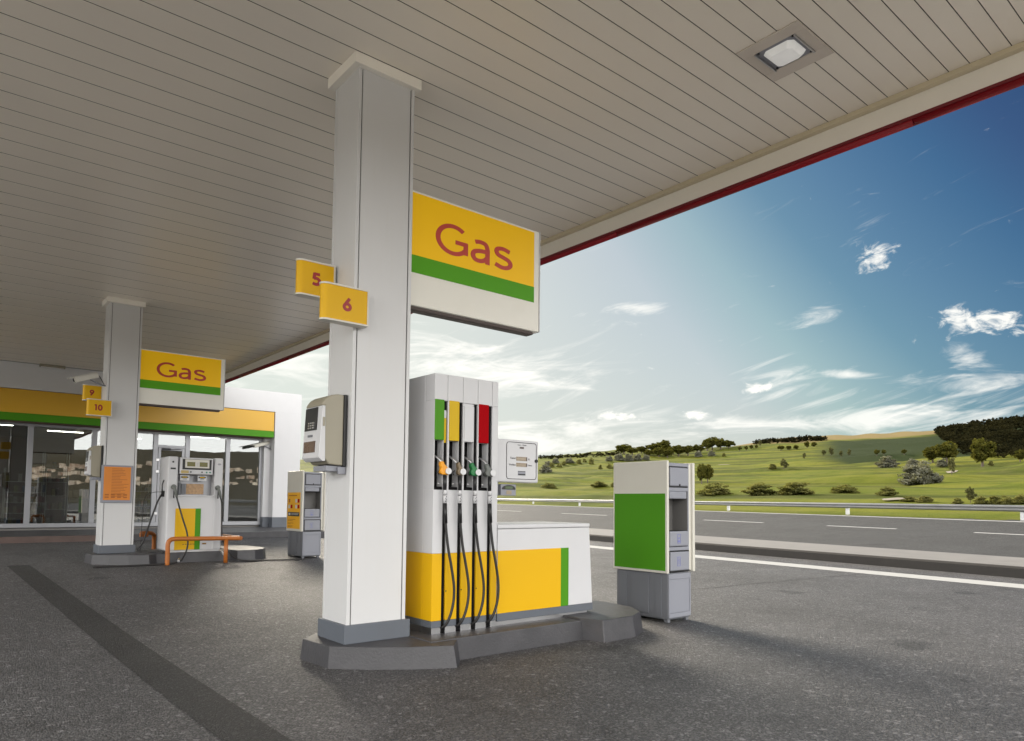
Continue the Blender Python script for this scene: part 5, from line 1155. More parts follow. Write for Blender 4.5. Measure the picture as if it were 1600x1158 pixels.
HILL_WOOD=[(774, 201, 5.3, 8.2), (456, 96, 3.3, 5.5), (682, 151, 4.2, 8.5), (239, 39, 1.8, 2.0), (664, 215, 4.9, 8.9), (253, 45, 1.6, 2.1), (241, 68, 1.7, 2.9), (462, 98, 4.3, 4.0), (683, 163, 4.3, 5.2), (693, 192, 4.5, 9.1), (245, 70, 2.2, 2.9), (236, 51, 2.1, 2.6), (383, 89, 3.3, 4.0), (684, 166, 6.3, 6.9), (707, 232, 7.1, 6.8), (396, 105, 3.7, 3.7), (566, 150, 3.5, 7.0), (616, 209, 4.4, 5.6), (250, 46, 1.6, 2.5), (384, 95, 2.6, 4.6), (378, 61, 3.3, 4.3), (326, 87, 3.0, 3.5), (551, 176, 5.6, 5.4), (240, 52, 1.9, 1.8), (592, 130, 5.4, 6.4), (244, 68, 2.1, 2.3), (245, 46, 2.2, 2.8), (378, 82, 3.1, 3.8), (540, 87, 3.2, 5.6), (472, 115, 3.9, 4.2), (725, 218, 6.9, 9.4), (694, 145, 6.5, 8.0), (694, 172, 5.1, 8.5), (258, 52, 1.8, 2.4), (247, 49, 1.7, 2.6), (366, 71, 2.7, 2.9), (625, 212, 6.5, 6.1), (553, 110, 4.4, 6.3), (469, 130, 3.4, 4.9), (683, 230, 5.3, 9.2), (473, 149, 3.2, 6.4), (703, 216, 5.1, 9.3), (241, 52, 1.9, 1.9), (562, 154, 5.6, 4.9), (330, 97, 2.2, 4.4), (475, 134, 4.2, 6.1), (544, 178, 3.9, 6.6), (627, 211, 4.6, 5.9), (678, 227, 5.3, 9.3), (564, 127, 5.4, 4.7), (242, 72, 2.4, 2.8), (751, 122, 6.6, 7.8), (256, 55, 1.6, 2.1), (580, 182, 5.0, 6.4), (388, 105, 3.6, 4.6), (710, 238, 5.3, 6.8), (676, 155, 5.6, 6.2), (395, 106, 3.9, 3.5), (235, 64, 1.6, 1.9), (331, 100, 3.1, 4.3), (746, 182, 5.4, 8.5), (698, 184, 5.3, 7.1), (563, 152, 3.8, 4.4), (364, 71, 2.6, 2.8), (478, 135, 4.7, 5.0), (465, 76, 2.9, 4.6), (461, 104, 4.0, 3.5), (331, 85, 2.2, 2.6), (647, 197, 5.2, 6.3), (680, 149, 4.9, 7.4), (234, 55, 2.2, 2.1), (478, 131, 4.0, 4.7), (668, 121, 4.9, 5.1), (450, 80, 4.1, 3.5), (457, 95, 2.7, 5.2), (740, 132, 6.7, 8.1), (465, 105, 3.2, 3.6), (244, 61, 1.7, 2.5), (399, 114, 4.0, 5.1), (569, 161, 3.6, 6.1), (248, 46, 1.5, 2.3), (649, 212, 6.6, 6.3), (212, 39, 1.8, 1.7), (239, 41, 2.2, 1.7), (685, 234, 6.0, 7.3), (558, 180, 5.1, 6.5), (473, 114, 4.1, 3.7), (700, 178, 4.5, 8.2), (593, 164, 4.3, 6.5), (547, 174, 3.7, 7.3), (400, 124, 3.4, 4.1), (582, 163, 5.3, 6.2), (606, 143, 5.0, 5.1), (391, 97, 3.2, 4.2), (676, 156, 6.4, 7.4), (213, 44, 1.6, 1.9), (599, 168, 4.4, 5.7), (557, 167, 4.2, 5.6), (570, 122, 5.1, 6.5), (331, 91, 2.3, 2.7), (785, 125, 4.4, 8.8), (671, 230, 5.9, 6.4), (240, 70, 1.9, 2.2), (386, 98, 2.8, 3.1), (712, 137, 4.2, 5.1), (527, 85, 4.3, 5.1), (542, 88, 3.7, 5.6), (683, 234, 6.6, 7.9), (235, 58, 1.8, 2.7), (708, 186, 5.4, 6.2), (683, 230, 4.8, 7.4), (363, 73, 3.3, 3.2), (242, 52, 1.8, 2.9), (401, 129, 4.0, 5.4), (365, 68, 2.6, 3.9), (452, 81, 3.5, 5.3), (594, 169, 3.8, 7.5), (384, 85, 2.6, 3.2), (240, 59, 1.8, 2.3), (326, 84, 2.1, 4.0), (657, 224, 6.4, 7.2), (584, 117, 3.7, 5.3), (397, 115, 3.4, 4.6), (253, 41, 2.1, 3.0), (360, 62, 2.5, 3.4), (360, 72, 3.2, 4.0), (590, 126, 4.8, 4.9), (679, 147, 4.0, 8.3), (573, 103, 3.3, 6.4), (689, 135, 6.0, 7.9), (590, 136, 3.6, 4.6), (387, 98, 3.3, 3.4), (731, 140, 5.8, 5.9), (686, 234, 6.8, 6.5), (673, 229, 5.4, 7.7), (382, 88, 3.6, 3.5), (694, 152, 4.7, 5.5), (552, 100, 4.5, 6.3), (667, 176, 4.7, 6.9), (712, 188, 6.7, 7.9), (248, 45, 2.0, 2.8), (553, 115, 4.9, 6.6), (697, 223, 5.0, 7.4), (461, 84, 4.0, 4.1), (608, 141, 5.1, 5.4), (681, 232, 6.0, 9.0), (242, 69, 2.3, 2.1), (214, 42, 2.0, 2.3), (476, 126, 4.1, 5.2), (327, 99, 2.8, 2.7), (732, 205, 5.9, 6.1), (592, 141, 5.4, 6.8), (331, 101, 2.9, 3.1), (557, 172, 5.5, 5.5), (673, 139, 6.3, 8.2), (342, 105, 2.6, 2.8), (398, 119, 3.2, 4.3), (687, 217, 5.4, 7.5), (471, 89, 3.2, 5.5), (368, 77, 3.2, 3.6), (697, 201, 6.2, 8.3), (241, 42, 1.8, 2.3), (748, 123, 5.2, 7.2), (460, 104, 3.0, 4.6), (584, 179, 4.1, 5.7), (559, 123, 3.6, 5.5), (582, 124, 4.0, 5.6), (764, 159, 6.3, 5.8), (670, 118, 5.7, 4.8), (603, 147, 5.4, 7.0), (724, 229, 6.8, 7.5), (575, 154, 4.3, 6.2), (701, 185, 5.6, 9.1), (366, 72, 3.3, 3.5), (338, 91, 2.2, 4.0), (486, 152, 4.1, 6.0), (587, 193, 5.8, 4.9), (584, 123, 5.0, 7.2), (682, 233, 5.9, 9.5), (780, 133, 4.8, 7.1), (360, 69, 2.8, 4.2), (246, 46, 2.0, 2.1), (370, 75, 3.4, 3.0), (680, 230, 5.2, 7.1), (614, 203, 5.1, 5.9), (563, 181, 3.9, 7.3), (244, 70, 1.6, 2.4), (461, 90, 3.4, 5.4), (331, 102, 2.8, 3.2), (622, 169, 5.4, 6.3), (390, 94, 3.6, 4.4), (402, 113, 3.6, 5.1), (478, 126, 4.3, 4.5), (470, 130, 3.6, 5.8), (666, 181, 5.7, 7.3), (237, 38, 1.7, 2.2), (468, 101, 3.8, 4.4), (245, 45, 2.1, 2.7), (638, 113, 5.7, 5.2), (589, 189, 4.2, 5.6), (685, 154, 5.1, 6.4), (747, 125, 5.5, 7.0), (599, 185, 4.7, 6.0), (467, 109, 3.6, 4.6), (473, 106, 3.0, 5.1), (247, 65, 1.6, 2.6), (469, 132, 4.4, 5.3), (236, 55, 1.6, 3.0), (466, 119, 3.1, 3.6), (494, 153, 3.6, 6.1), (477, 148, 4.8, 5.7), (249, 43, 2.2, 1.8), (589, 142, 4.5, 6.7), (669, 136, 4.3, 5.1), (257, 52, 1.6, 2.0), (326, 103, 2.2, 3.7), (672, 120, 5.4, 5.9), (472, 103, 3.0, 5.7), (233, 57, 1.9, 2.9), (720, 155, 4.2, 9.0), (364, 78, 3.3, 3.3), (387, 80, 2.3, 3.9), (453, 77, 3.8, 3.3), (479, 124, 3.9, 5.8), (471, 116, 3.8, 5.2), (562, 129, 3.9, 6.7), (396, 107, 2.9, 5.2), (575, 171, 4.5, 7.3), (592, 120, 4.0, 6.5), (677, 171, 4.4, 7.7), (326, 70, 2.0, 3.2), (549, 172, 4.0, 5.1), (683, 158, 6.1, 5.7), (348, 100, 2.5, 3.3), (459, 89, 4.0, 5.3), (747, 123, 5.2, 6.9), (328, 93, 2.5, 4.2), (650, 213, 5.9, 8.2), (237, 59, 1.7, 2.2), (675, 204, 5.6, 8.1), (557, 169, 4.5, 7.5), (330, 81, 2.3, 4.0), (711, 240, 6.5, 8.0), (394, 94, 2.9, 4.3), (470, 124, 4.2, 4.4), (253, 50, 2.4, 1.9), (686, 176, 4.6, 7.0), (696, 136, 6.0, 8.0), (254, 42, 1.6, 2.7), (590, 136, 5.2, 5.4), (246, 46, 1.7, 1.9), (682, 129, 4.2, 7.9), (651, 191, 5.1, 7.7), (629, 190, 4.2, 5.9), (453, 91, 3.6, 5.3), (683, 230, 6.2, 7.0), (648, 105, 5.8, 6.8), (237, 51, 1.8, 2.1), (386, 99, 3.6, 4.2), (382, 74, 3.3, 3.0), (461, 86, 3.2, 3.6), (674, 151, 4.9, 6.9), (659, 197, 4.4, 6.5), (637, 119, 4.2, 5.0), (374, 84, 2.5, 4.4), (711, 242, 4.9, 9.1), (549, 179, 4.0, 5.4), (478, 154, 3.8, 6.4), (460, 96, 3.5, 4.7), (234, 54, 1.6, 1.9), (434, 69, 3.4, 4.0), (685, 233, 6.8, 6.7), (473, 106, 3.1, 3.6), (571, 188, 4.3, 6.3), (375, 86, 2.5, 3.6), (380, 76, 2.8, 4.0), (246, 48, 1.9, 1.9), (486, 154, 4.5, 5.1), (668, 139, 4.9, 6.2), (212, 43, 1.4, 1.6), (245, 66, 2.4, 2.0), (559, 153, 5.4, 6.1), (233, 60, 2.1, 2.9), (211, 40, 1.7, 2.3), (388, 94, 3.7, 4.8), (439, 77, 3.2, 4.0), (236, 62, 2.0, 2.8), (715, 153, 5.4, 6.5), (436, 72, 3.0, 4.1), (460, 81, 3.7, 4.1), (347, 89, 2.4, 3.9), (209, 39, 1.6, 2.1), (251, 40, 2.2, 2.4), (400, 126, 2.7, 4.8), (334, 95, 2.9, 3.5), (595, 147, 5.8, 6.2), (715, 118, 4.1, 5.6), (237, 66, 1.6, 2.5), (573, 104, 3.8, 4.7), (618, 205, 5.4, 5.8), (475, 111, 4.1, 4.1), (328, 97, 3.0, 4.0), (473, 129, 3.6, 5.4), (510, 85, 3.7, 5.3), (570, 139, 3.5, 6.8), (324, 78, 2.4, 3.9), (646, 123, 5.5, 4.8), (368, 80, 3.1, 3.3), (670, 181, 6.5, 7.3), (464, 90, 3.4, 5.5), (360, 61, 2.8, 4.1), (598, 165, 5.5, 6.8), (366, 72, 2.6, 2.8), (246, 48, 1.9, 2.2), (669, 123, 4.3, 6.7), (379, 94, 2.3, 4.7), (491, 140, 3.1, 4.9), (235, 57, 1.6, 1.9), (242, 44, 1.8, 2.3), (533, 95, 3.9, 4.9), (640, 187, 5.0, 5.3), (346, 87, 3.2, 2.8), (245, 66, 2.4, 2.3), (329, 101, 2.5, 3.8), (640, 109, 4.3, 6.3), (610, 198, 5.4, 6.4), (380, 77, 3.0, 4.3), (686, 215, 5.2, 6.2), (248, 44, 2.2, 2.2), (215, 39, 1.8, 2.4), (469, 112, 4.4, 4.2), (683, 111, 5.7, 5.8), (460, 107, 2.8, 4.8), (586, 126, 3.6, 6.1), (684, 198, 4.9, 7.5), (568, 142, 3.7, 5.0), (560, 125, 3.7, 6.5), (573, 135, 5.5, 5.9), (566, 176, 4.2, 7.2), (726, 141, 4.5, 7.7), (582, 141, 4.6, 4.8), (471, 117, 4.5, 5.1), (744, 171, 5.8, 7.7), (570, 122, 5.3, 6.3), (212, 43, 2.0, 1.7), (458, 80, 3.6, 3.3), (554, 182, 4.4, 7.6), (457, 77, 3.5, 4.5), (331, 78, 3.2, 3.1), (569, 147, 3.6, 4.8), (341, 104, 2.4, 3.8), (531, 87, 4.8, 4.4), (693, 187, 4.7, 6.9), (449, 88, 2.9, 3.4), (660, 215, 5.7, 5.4), (548, 176, 4.0, 4.6), (730, 138, 6.1, 5.4), (469, 85, 3.2, 3.8), (541, 102, 4.2, 4.7), (630, 192, 4.7, 7.6), (360, 68, 2.4, 3.2), (526, 88, 4.0, 3.8), (474, 93, 3.1, 4.5), (587, 177, 4.6, 6.1), (677, 185, 6.4, 7.2), (467, 124, 3.0, 4.3), (558, 151, 5.3, 5.7), (469, 122, 4.3, 4.4), (561, 119, 3.3, 4.3), (660, 219, 4.9, 7.5), (472, 95, 4.0, 4.1), (331, 100, 2.8, 3.0), (244, 66, 1.6, 3.0), (400, 128, 3.4, 3.5), (578, 165, 5.0, 7.0), (665, 122, 5.2, 7.3), (332, 101, 2.4, 3.7), (473, 115, 4.4, 3.9), (241, 70, 2.1, 3.1), (624, 184, 5.4, 7.6), (709, 171, 5.5, 8.2), (740, 131, 5.2, 8.6), (455, 92, 2.9, 4.4), (479, 124, 3.8, 3.9), (538, 102, 3.4, 5.5), (693, 192, 5.9, 5.5), (451, 78, 3.0, 5.3), (482, 138, 4.3, 6.3), (670, 126, 5.1, 5.1), (554, 115, 4.5, 4.2), (484, 118, 3.0, 5.3), (255, 42, 2.3, 1.9), (460, 101, 3.5, 5.3), (706, 183, 6.0, 8.6), (467, 125, 3.1, 6.0), (786, 128, 6.1, 9.0), (706, 170, 6.2, 7.2), (732, 200, 5.2, 8.9), (474, 118, 4.0, 4.5), (365, 72, 2.1, 3.8), (660, 222, 6.8, 8.5), (242, 68, 1.7, 2.8), (760, 150, 5.1, 7.5), (682, 109, 4.9, 7.7), (330, 101, 3.1, 4.1), (471, 129, 3.2, 4.4), (708, 134, 5.4, 5.4), (449, 86, 2.8, 5.2), (387, 84, 2.4, 4.5), (557, 116, 3.4, 6.3), (334, 99, 2.9, 3.3), (598, 151, 4.8, 7.4), (565, 131, 4.8, 7.1), (485, 148, 4.8, 5.3), (680, 200, 6.2, 7.5), (713, 232, 5.5, 8.0), (596, 152, 4.2, 6.4), (556, 108, 4.1, 5.9), (340, 92, 2.1, 3.1), (701, 161, 4.3, 7.5), (387, 90, 3.5, 3.5), (247, 43, 2.2, 2.1), (558, 184, 4.1, 4.7), (374, 77, 3.1, 2.9), (653, 134, 5.0, 7.0), (575, 156, 5.4, 6.5), (757, 141, 6.4, 6.1), (467, 129, 4.3, 5.2), (473, 115, 3.9, 4.1), (566, 151, 3.7, 5.7), (709, 123, 6.3, 8.2), (675, 148, 5.1, 5.5), (703, 165, 5.2, 5.8), (563, 119, 5.0, 6.5), (402, 125, 3.8, 3.8), (736, 137, 5.0, 7.8), (213, 41, 1.6, 2.3), (238, 40, 1.6, 2.2), (461, 91, 2.8, 5.4), (684, 181, 5.1, 5.4), (707, 122, 4.0, 8.3), (469, 131, 3.6, 4.5), (362, 62, 2.5, 4.0), (247, 49, 1.8, 2.3), (531, 93, 3.7, 5.4), (464, 97, 2.8, 5.7), (481, 147, 3.7, 4.0), (576, 170, 3.7, 4.8), (567, 136, 3.5, 5.2), (329, 98, 3.3, 4.2), (470, 83, 3.0, 4.8), (272, 81, 2.0, 3.0), (712, 158, 6.1, 7.0), (461, 96, 4.0, 3.6), (402, 119, 2.7, 4.1), (689, 142, 5.0, 7.5), (630, 189, 5.3, 8.0), (285, 68, 2.2, 2.3), (534, 94, 3.3, 5.3), (594, 156, 5.8, 4.7), (738, 208, 5.7, 7.2), (671, 186, 5.0, 8.3), (460, 80, 3.5, 3.8), (784, 131, 5.8, 7.5), (236, 57, 1.9, 1.9), (558, 178, 3.6, 5.7), (468, 91, 4.4, 4.5), (711, 194, 5.6, 7.1), (458, 94, 4.1, 4.4), (703, 181, 6.3, 6.6), (391, 98, 3.2, 3.3), (685, 146, 6.3, 8.5), (512, 83, 3.5, 5.0), (662, 130, 5.3, 5.9), (713, 190, 6.4, 6.8), (472, 110, 4.3, 5.3), (214, 43, 1.9, 1.7), (246, 45, 1.6, 2.1), (245, 48, 1.5, 2.7), (534, 96, 3.5, 4.4), (329, 97, 3.1, 3.1), (258, 52, 1.7, 3.0), (722, 161, 5.3, 6.6), (474, 143, 3.8, 6.3), (471, 119, 4.5, 3.6), (243, 68, 2.1, 3.0), (555, 182, 4.2, 5.5), (479, 130, 4.5, 5.4), (655, 137, 5.5, 6.0), (450, 84, 2.8, 4.1), (386, 83, 2.6, 3.2), (716, 144, 5.5, 8.0), (752, 226, 7.7, 9.4), (366, 76, 3.2, 3.5), (213, 37, 1.7, 2.3), (691, 229, 6.1, 8.7), (585, 196, 6.0, 4.9), (372, 76, 2.6, 3.8), (579, 177, 5.8, 6.0), (576, 141, 5.0, 5.9), (478, 127, 4.1, 6.1), (672, 189, 4.8, 6.2), (698, 165, 4.7, 6.9), (681, 232, 7.0, 6.7), (384, 88, 3.3, 4.8), (677, 163, 5.9, 5.6), (750, 192, 5.2, 6.8), (239, 54, 1.5, 3.0), (626, 174, 4.0, 5.9), (683, 234, 6.5, 7.7), (241, 71, 2.4, 2.7), (580, 167, 3.8, 6.9), (382, 84, 3.2, 3.7), (570, 139, 4.1, 4.5), (464, 105, 4.3, 4.5), (749, 120, 5.4, 7.0), (241, 55, 1.9, 2.6), (210, 39, 1.3, 2.4), (390, 103, 3.6, 3.2), (556, 184, 4.8, 7.1), (563, 178, 4.9, 4.8), (586, 127, 4.8, 4.8), (459, 96, 3.9, 4.9), (481, 125, 4.1, 4.5), (626, 177, 4.7, 6.6), (662, 114, 5.6, 6.9), (469, 121, 4.0, 5.7), (618, 204, 5.1, 6.0), (634, 114, 5.1, 6.9), (702, 130, 5.5, 5.7), (682, 229, 6.3, 6.4), (618, 102, 4.5, 5.6), (709, 160, 5.7, 7.3), (665, 210, 4.4, 7.2), (489, 144, 4.3, 5.4), (484, 142, 4.3, 5.3), (714, 243, 5.5, 8.3), (395, 113, 3.8, 4.6), (582, 189, 5.7, 7.7), (616, 203, 4.6, 6.8), (244, 64, 1.6, 2.1), (359, 74, 2.5, 4.4), (372, 82, 2.2, 4.1), (707, 165, 4.7, 6.3), (550, 88, 4.2, 4.5), (482, 125, 3.0, 3.8), (681, 159, 5.1, 5.2), (605, 144, 5.1, 6.9), (245, 41, 1.9, 2.5), (508, 83, 3.7, 4.4), (730, 201, 6.7, 8.0), (646, 104, 4.2, 5.4), (687, 191, 6.0, 6.8), (660, 217, 5.8, 5.6), (240, 53, 1.9, 2.7), (719, 238, 6.9, 9.1), (657, 202, 4.8, 7.6), (328, 96, 3.0, 3.1), (324, 76, 2.2, 2.8), (217, 49, 1.4, 2.1), (687, 233, 6.8, 9.3), (627, 180, 4.2, 7.1), (342, 89, 2.5, 3.5), (713, 138, 4.7, 8.1), (237, 41, 2.1, 1.9), (624, 180, 4.2, 6.9), (710, 192, 6.4, 6.5), (563, 150, 4.9, 7.0), (537, 90, 4.6, 5.8), (559, 126, 3.4, 5.3), (625, 101, 5.6, 6.9), (242, 47, 1.8, 2.8), (373, 85, 2.3, 2.9), (692, 140, 4.9, 5.2), (248, 43, 2.2, 2.9), (570, 138, 4.0, 5.7), (396, 110, 2.8, 5.1), (700, 167, 5.0, 5.9), (381, 86, 2.7, 4.4), (549, 173, 3.6, 5.3), (384, 85, 2.9, 4.4), (470, 123, 3.1, 5.4), (472, 125, 3.8, 4.2), (452, 85, 3.3, 3.3), (547, 178, 4.5, 5.2), (736, 138, 5.2, 6.0), (535, 89, 4.3, 4.0), (706, 178, 5.8, 8.4), (466, 102, 4.1, 4.8), (614, 204, 5.9, 7.2), (223, 53, 1.6, 2.6), (479, 114, 3.6, 3.8), (460, 97, 4.0, 5.6), (524, 84, 3.5, 3.9), (456, 92, 3.9, 5.5), (688, 200, 4.6, 6.0), (670, 118, 4.5, 6.6), (656, 222, 6.0, 5.4), (580, 185, 5.9, 6.2), (700, 216, 4.9, 6.4), (614, 204, 5.9, 7.1), (558, 181, 4.5, 5.6), (558, 120, 3.3, 4.2), (241, 40, 1.9, 2.7), (569, 123, 4.5, 5.4), (696, 218, 6.9, 7.5), (591, 126, 4.0, 4.5), (236, 59, 2.2, 2.5), (467, 87, 3.9, 4.7), (684, 167, 5.5, 6.2), (252, 48, 2.1, 2.3), (752, 227, 5.3, 6.8), (390, 96, 3.5, 4.7), (659, 222, 5.7, 7.3), (694, 224, 6.7, 7.9), (491, 142, 4.7, 5.3), (584, 177, 5.8, 7.5), (465, 104, 3.0, 5.3), (336, 99, 2.8, 4.1), (567, 152, 4.0, 6.3), (472, 109, 3.2, 5.8), (632, 186, 4.2, 6.8), (557, 183, 3.9, 7.3), (479, 109, 4.4, 5.7), (580, 175, 4.0, 4.9), (251, 44, 1.7, 2.9), (460, 107, 4.3, 5.5), (667, 228, 4.5, 6.6), (335, 105, 2.3, 4.4), (718, 236, 6.9, 7.3), (484, 128, 4.6, 4.6), (450, 86, 3.3, 5.1), (450, 82, 2.8, 5.3), (242, 72, 2.1, 3.1), (378, 82, 3.3, 3.8), (249, 64, 1.6, 3.2), (473, 132, 2.9, 3.7), (750, 228, 6.7, 6.1), (461, 97, 3.6, 3.7), (649, 214, 4.4, 7.1), (380, 72, 2.3, 4.5), (700, 172, 6.9, 8.3), (540, 100, 4.8, 4.0), (468, 93, 4.1, 5.0), (452, 85, 2.9, 5.4), (331, 100, 2.7, 4.3), (473, 118, 4.4, 5.5), (460, 90, 3.8, 4.3), (642, 108, 4.6, 5.0), (738, 225, 5.9, 6.3), (711, 177, 6.7, 5.5), (737, 216, 6.4, 7.6), (757, 141, 5.3, 7.1), (565, 136, 5.4, 6.6), (735, 135, 4.7, 7.7), (489, 157, 3.7, 6.0), (559, 156, 4.5, 4.5), (392, 102, 2.6, 5.1), (475, 149, 4.3, 4.9), (697, 190, 4.8, 7.6), (659, 170, 5.9, 5.1), (732, 194, 4.9, 5.7), (391, 93, 2.9, 4.4), (464, 85, 3.2, 5.1), (455, 147, 4.4, 5.2), (737, 210, 7.0, 8.4), (556, 122, 4.8, 5.8), (464, 105, 4.0, 4.2), (614, 207, 4.2, 5.9), (244, 42, 1.7, 2.3), (698, 215, 6.7, 8.6), (362, 66, 2.4, 2.9), (346, 86, 2.7, 2.8), (246, 42, 1.9, 2.8), (658, 201, 5.4, 7.9), (560, 166, 4.8, 7.1), (653, 203, 5.2, 5.6), (674, 132, 5.4, 6.4), (670, 194, 4.4, 8.8), (595, 118, 5.4, 5.2), (472, 131, 3.0, 5.3), (242, 65, 1.5, 2.9), (485, 135, 3.2, 3.9), (248, 41, 1.8, 1.7), (669, 179, 6.6, 8.5), (319, 93, 2.9, 2.9), (241, 60, 1.5, 2.4), (541, 105, 3.8, 4.8), (685, 109, 5.4, 7.3), (694, 172, 5.2, 5.5), (675, 228, 6.9, 6.0), (211, 41, 1.6, 2.4), (706, 159, 5.4, 8.4), (573, 140, 3.8, 6.3), (243, 42, 1.8, 1.8), (390, 105, 3.3, 3.1), (251, 63, 1.7, 3.1), (363, 70, 3.3, 3.4), (332, 102, 2.6, 2.8), (711, 135, 6.5, 8.6), (624, 179, 6.2, 6.7), (672, 135, 5.4, 5.8), (581, 127, 4.0, 5.5), (484, 124, 3.8, 5.8), (632, 212, 5.0, 5.8), (668, 213, 6.5, 8.6), (240, 51, 2.0, 2.4), (253, 47, 1.5, 2.9), (470, 124, 4.1, 5.3), (604, 146, 3.8, 6.2), (472, 120, 3.6, 5.1), (578, 111, 3.8, 5.1), (396, 99, 3.7, 3.1), (388, 78, 3.5, 4.8), (325, 102, 2.7, 3.1), (659, 175, 5.9, 5.8), (724, 233, 7.2, 9.6), (750, 175, 5.4, 6.0), (693, 134, 4.7, 7.7), (666, 173, 6.2, 8.5), (469, 122, 3.0, 4.5), (574, 188, 5.8, 6.8), (391, 104, 2.7, 4.8), (403, 123, 3.6, 4.3), (707, 184, 5.7, 6.9), (750, 229, 6.0, 8.4), (246, 67, 2.0, 2.9), (557, 121, 4.8, 5.0), (591, 176, 5.3, 5.1), (475, 150, 4.0, 4.5), (245, 44, 1.5, 2.3), (259, 51, 1.6, 2.3), (746, 182, 7.0, 6.7), (622, 169, 4.6, 7.1), (461, 89, 3.0, 5.6), (482, 142, 4.7, 5.3), (347, 89, 3.2, 2.8), (584, 174, 5.9, 5.4), (337, 90, 2.9, 2.7), (543, 177, 3.9, 4.7), (707, 216, 6.6, 6.0), (442, 77, 3.8, 3.8), (775, 137, 5.9, 5.6), (255, 41, 1.9, 2.8), (390, 86, 2.8, 3.2), (580, 131, 3.7, 5.0), (341, 104, 3.3, 3.4), (622, 200, 4.1, 7.4), (241, 69, 1.8, 3.2), (666, 181, 5.1, 7.4), (771, 206, 5.2, 7.0), (242, 68, 2.1, 2.7), (702, 177, 5.7, 7.3), (707, 130, 6.0, 7.3), (476, 129, 4.3, 5.7), (246, 42, 1.8, 2.0), (564, 162, 5.2, 5.3), (618, 205, 5.9, 5.7), (580, 114, 3.7, 5.7), (669, 135, 4.6, 7.7), (569, 131, 5.2, 5.8), (457, 148, 4.3, 4.4), (579, 166, 5.8, 7.0), (328, 100, 3.2, 3.0), (673, 186, 6.0, 5.8), (556, 99, 4.1, 4.8), (212, 42, 1.5, 2.4), (236, 39, 1.5, 2.7), (715, 156, 4.9, 6.7), (671, 230, 5.0, 6.8), (478, 149, 3.9, 5.6), (565, 158, 5.2, 5.7), (468, 111, 3.1, 4.6), (468, 115, 3.6, 4.4), (212, 43, 1.5, 1.6), (568, 134, 5.3, 6.5), (672, 123, 5.8, 4.8), (749, 184, 5.2, 5.8), (239, 50, 1.6, 2.4), (675, 226, 6.5, 6.5), (714, 235, 7.4, 7.1), (656, 190, 5.0, 7.5), (712, 240, 6.6, 7.4), (456, 91, 3.4, 4.8), (724, 142, 6.3, 8.3), (563, 118, 4.7, 5.4), (588, 178, 4.2, 4.8), (659, 217, 5.5, 7.2), (550, 172, 5.5, 5.2), (236, 56, 1.6, 2.3), (675, 230, 6.9, 9.0), (333, 91, 3.3, 3.9), (484, 143, 3.8, 4.0), (244, 42, 1.8, 2.9), (588, 189, 4.2, 7.7), (493, 152, 4.5, 5.8), (250, 41, 1.7, 2.9), (693, 137, 4.6, 6.1), (684, 123, 5.8, 5.4), (169, 28, 1.5, 1.5), (469, 109, 3.2, 4.4), (562, 175, 4.6, 4.9), (401, 128, 4.0, 5.1), (584, 137, 4.1, 4.6), (461, 103, 3.3, 5.3), (375, 74, 2.3, 3.3), (453, 83, 3.5, 4.6), (245, 52, 2.3, 2.0), (393, 103, 2.7, 3.5), (543, 88, 3.4, 3.8), (388, 86, 2.9, 2.9), (479, 119, 4.4, 5.4), (700, 199, 7.0, 9.2), (714, 240, 5.7, 6.4), (729, 202, 4.8, 5.8), (378, 89, 3.7, 4.1), (475, 108, 4.4, 5.5), (459, 93, 3.4, 3.9), (490, 136, 4.9, 5.2), (360, 67, 2.9, 3.5), (707, 192, 4.7, 6.2), (669, 185, 4.3, 8.3), (593, 139, 4.0, 6.7), (458, 94, 2.9, 5.4), (640, 118, 5.5, 7.0), (470, 137, 4.2, 5.2), (560, 164, 5.0, 6.0), (470, 140, 3.6, 5.1), (458, 94, 3.8, 5.1), (239, 63, 2.4, 1.9), (476, 130, 4.0, 6.0), (482, 126, 4.8, 4.6), (402, 125, 2.7, 4.0), (630, 175, 4.5, 8.2), (605, 164, 5.8, 7.5), (690, 207, 6.0, 8.0), (379, 92, 2.8, 3.5), (665, 171, 5.3, 6.8), (327, 81, 2.8, 2.8), (373, 76, 3.1, 3.7), (715, 157, 5.8, 5.7), (383, 98, 2.5, 4.5), (563, 153, 5.6, 6.7), (690, 194, 6.5, 8.7), (528, 85, 3.0, 3.7), (371, 85, 3.1, 4.0), (377, 93, 3.6, 4.6), (569, 132, 5.5, 7.1), (562, 111, 5.1, 5.9), (583, 134, 4.8, 6.5), (476, 133, 4.7, 6.1), (668, 213, 6.0, 7.3), (644, 117, 4.7, 5.8), (477, 123, 3.6, 5.8), (458, 96, 3.3, 4.0), (470, 99, 3.5, 3.5), (482, 144, 4.0, 5.4), (546, 91, 4.7, 6.5), (662, 114, 5.7, 6.1), (467, 106, 3.7, 4.8), (388, 87, 3.5, 4.4), (662, 182, 5.4, 5.3), (673, 174, 4.2, 6.9), (334, 105, 2.8, 3.3), (686, 144, 6.1, 8.2), (213, 41, 1.5, 1.6), (699, 202, 6.8, 9.2), (560, 148, 4.0, 5.9), (723, 151, 5.5, 7.0), (362, 70, 2.6, 3.4), (389, 94, 3.4, 3.0), (726, 233, 5.5, 9.6), (556, 186, 3.8, 5.8), (237, 67, 2.2, 2.1), (561, 159, 3.8, 7.2), (708, 188, 5.7, 7.9), (587, 173, 4.7, 5.3), (573, 165, 4.8, 7.4), (561, 116, 3.7, 6.7), (598, 162, 5.8, 5.7), (378, 92, 2.8, 3.0), (675, 226, 6.5, 6.9), (443, 76, 3.9, 3.2), (240, 53, 1.6, 1.9), (240, 40, 1.6, 2.8), (751, 230, 5.9, 9.8)]


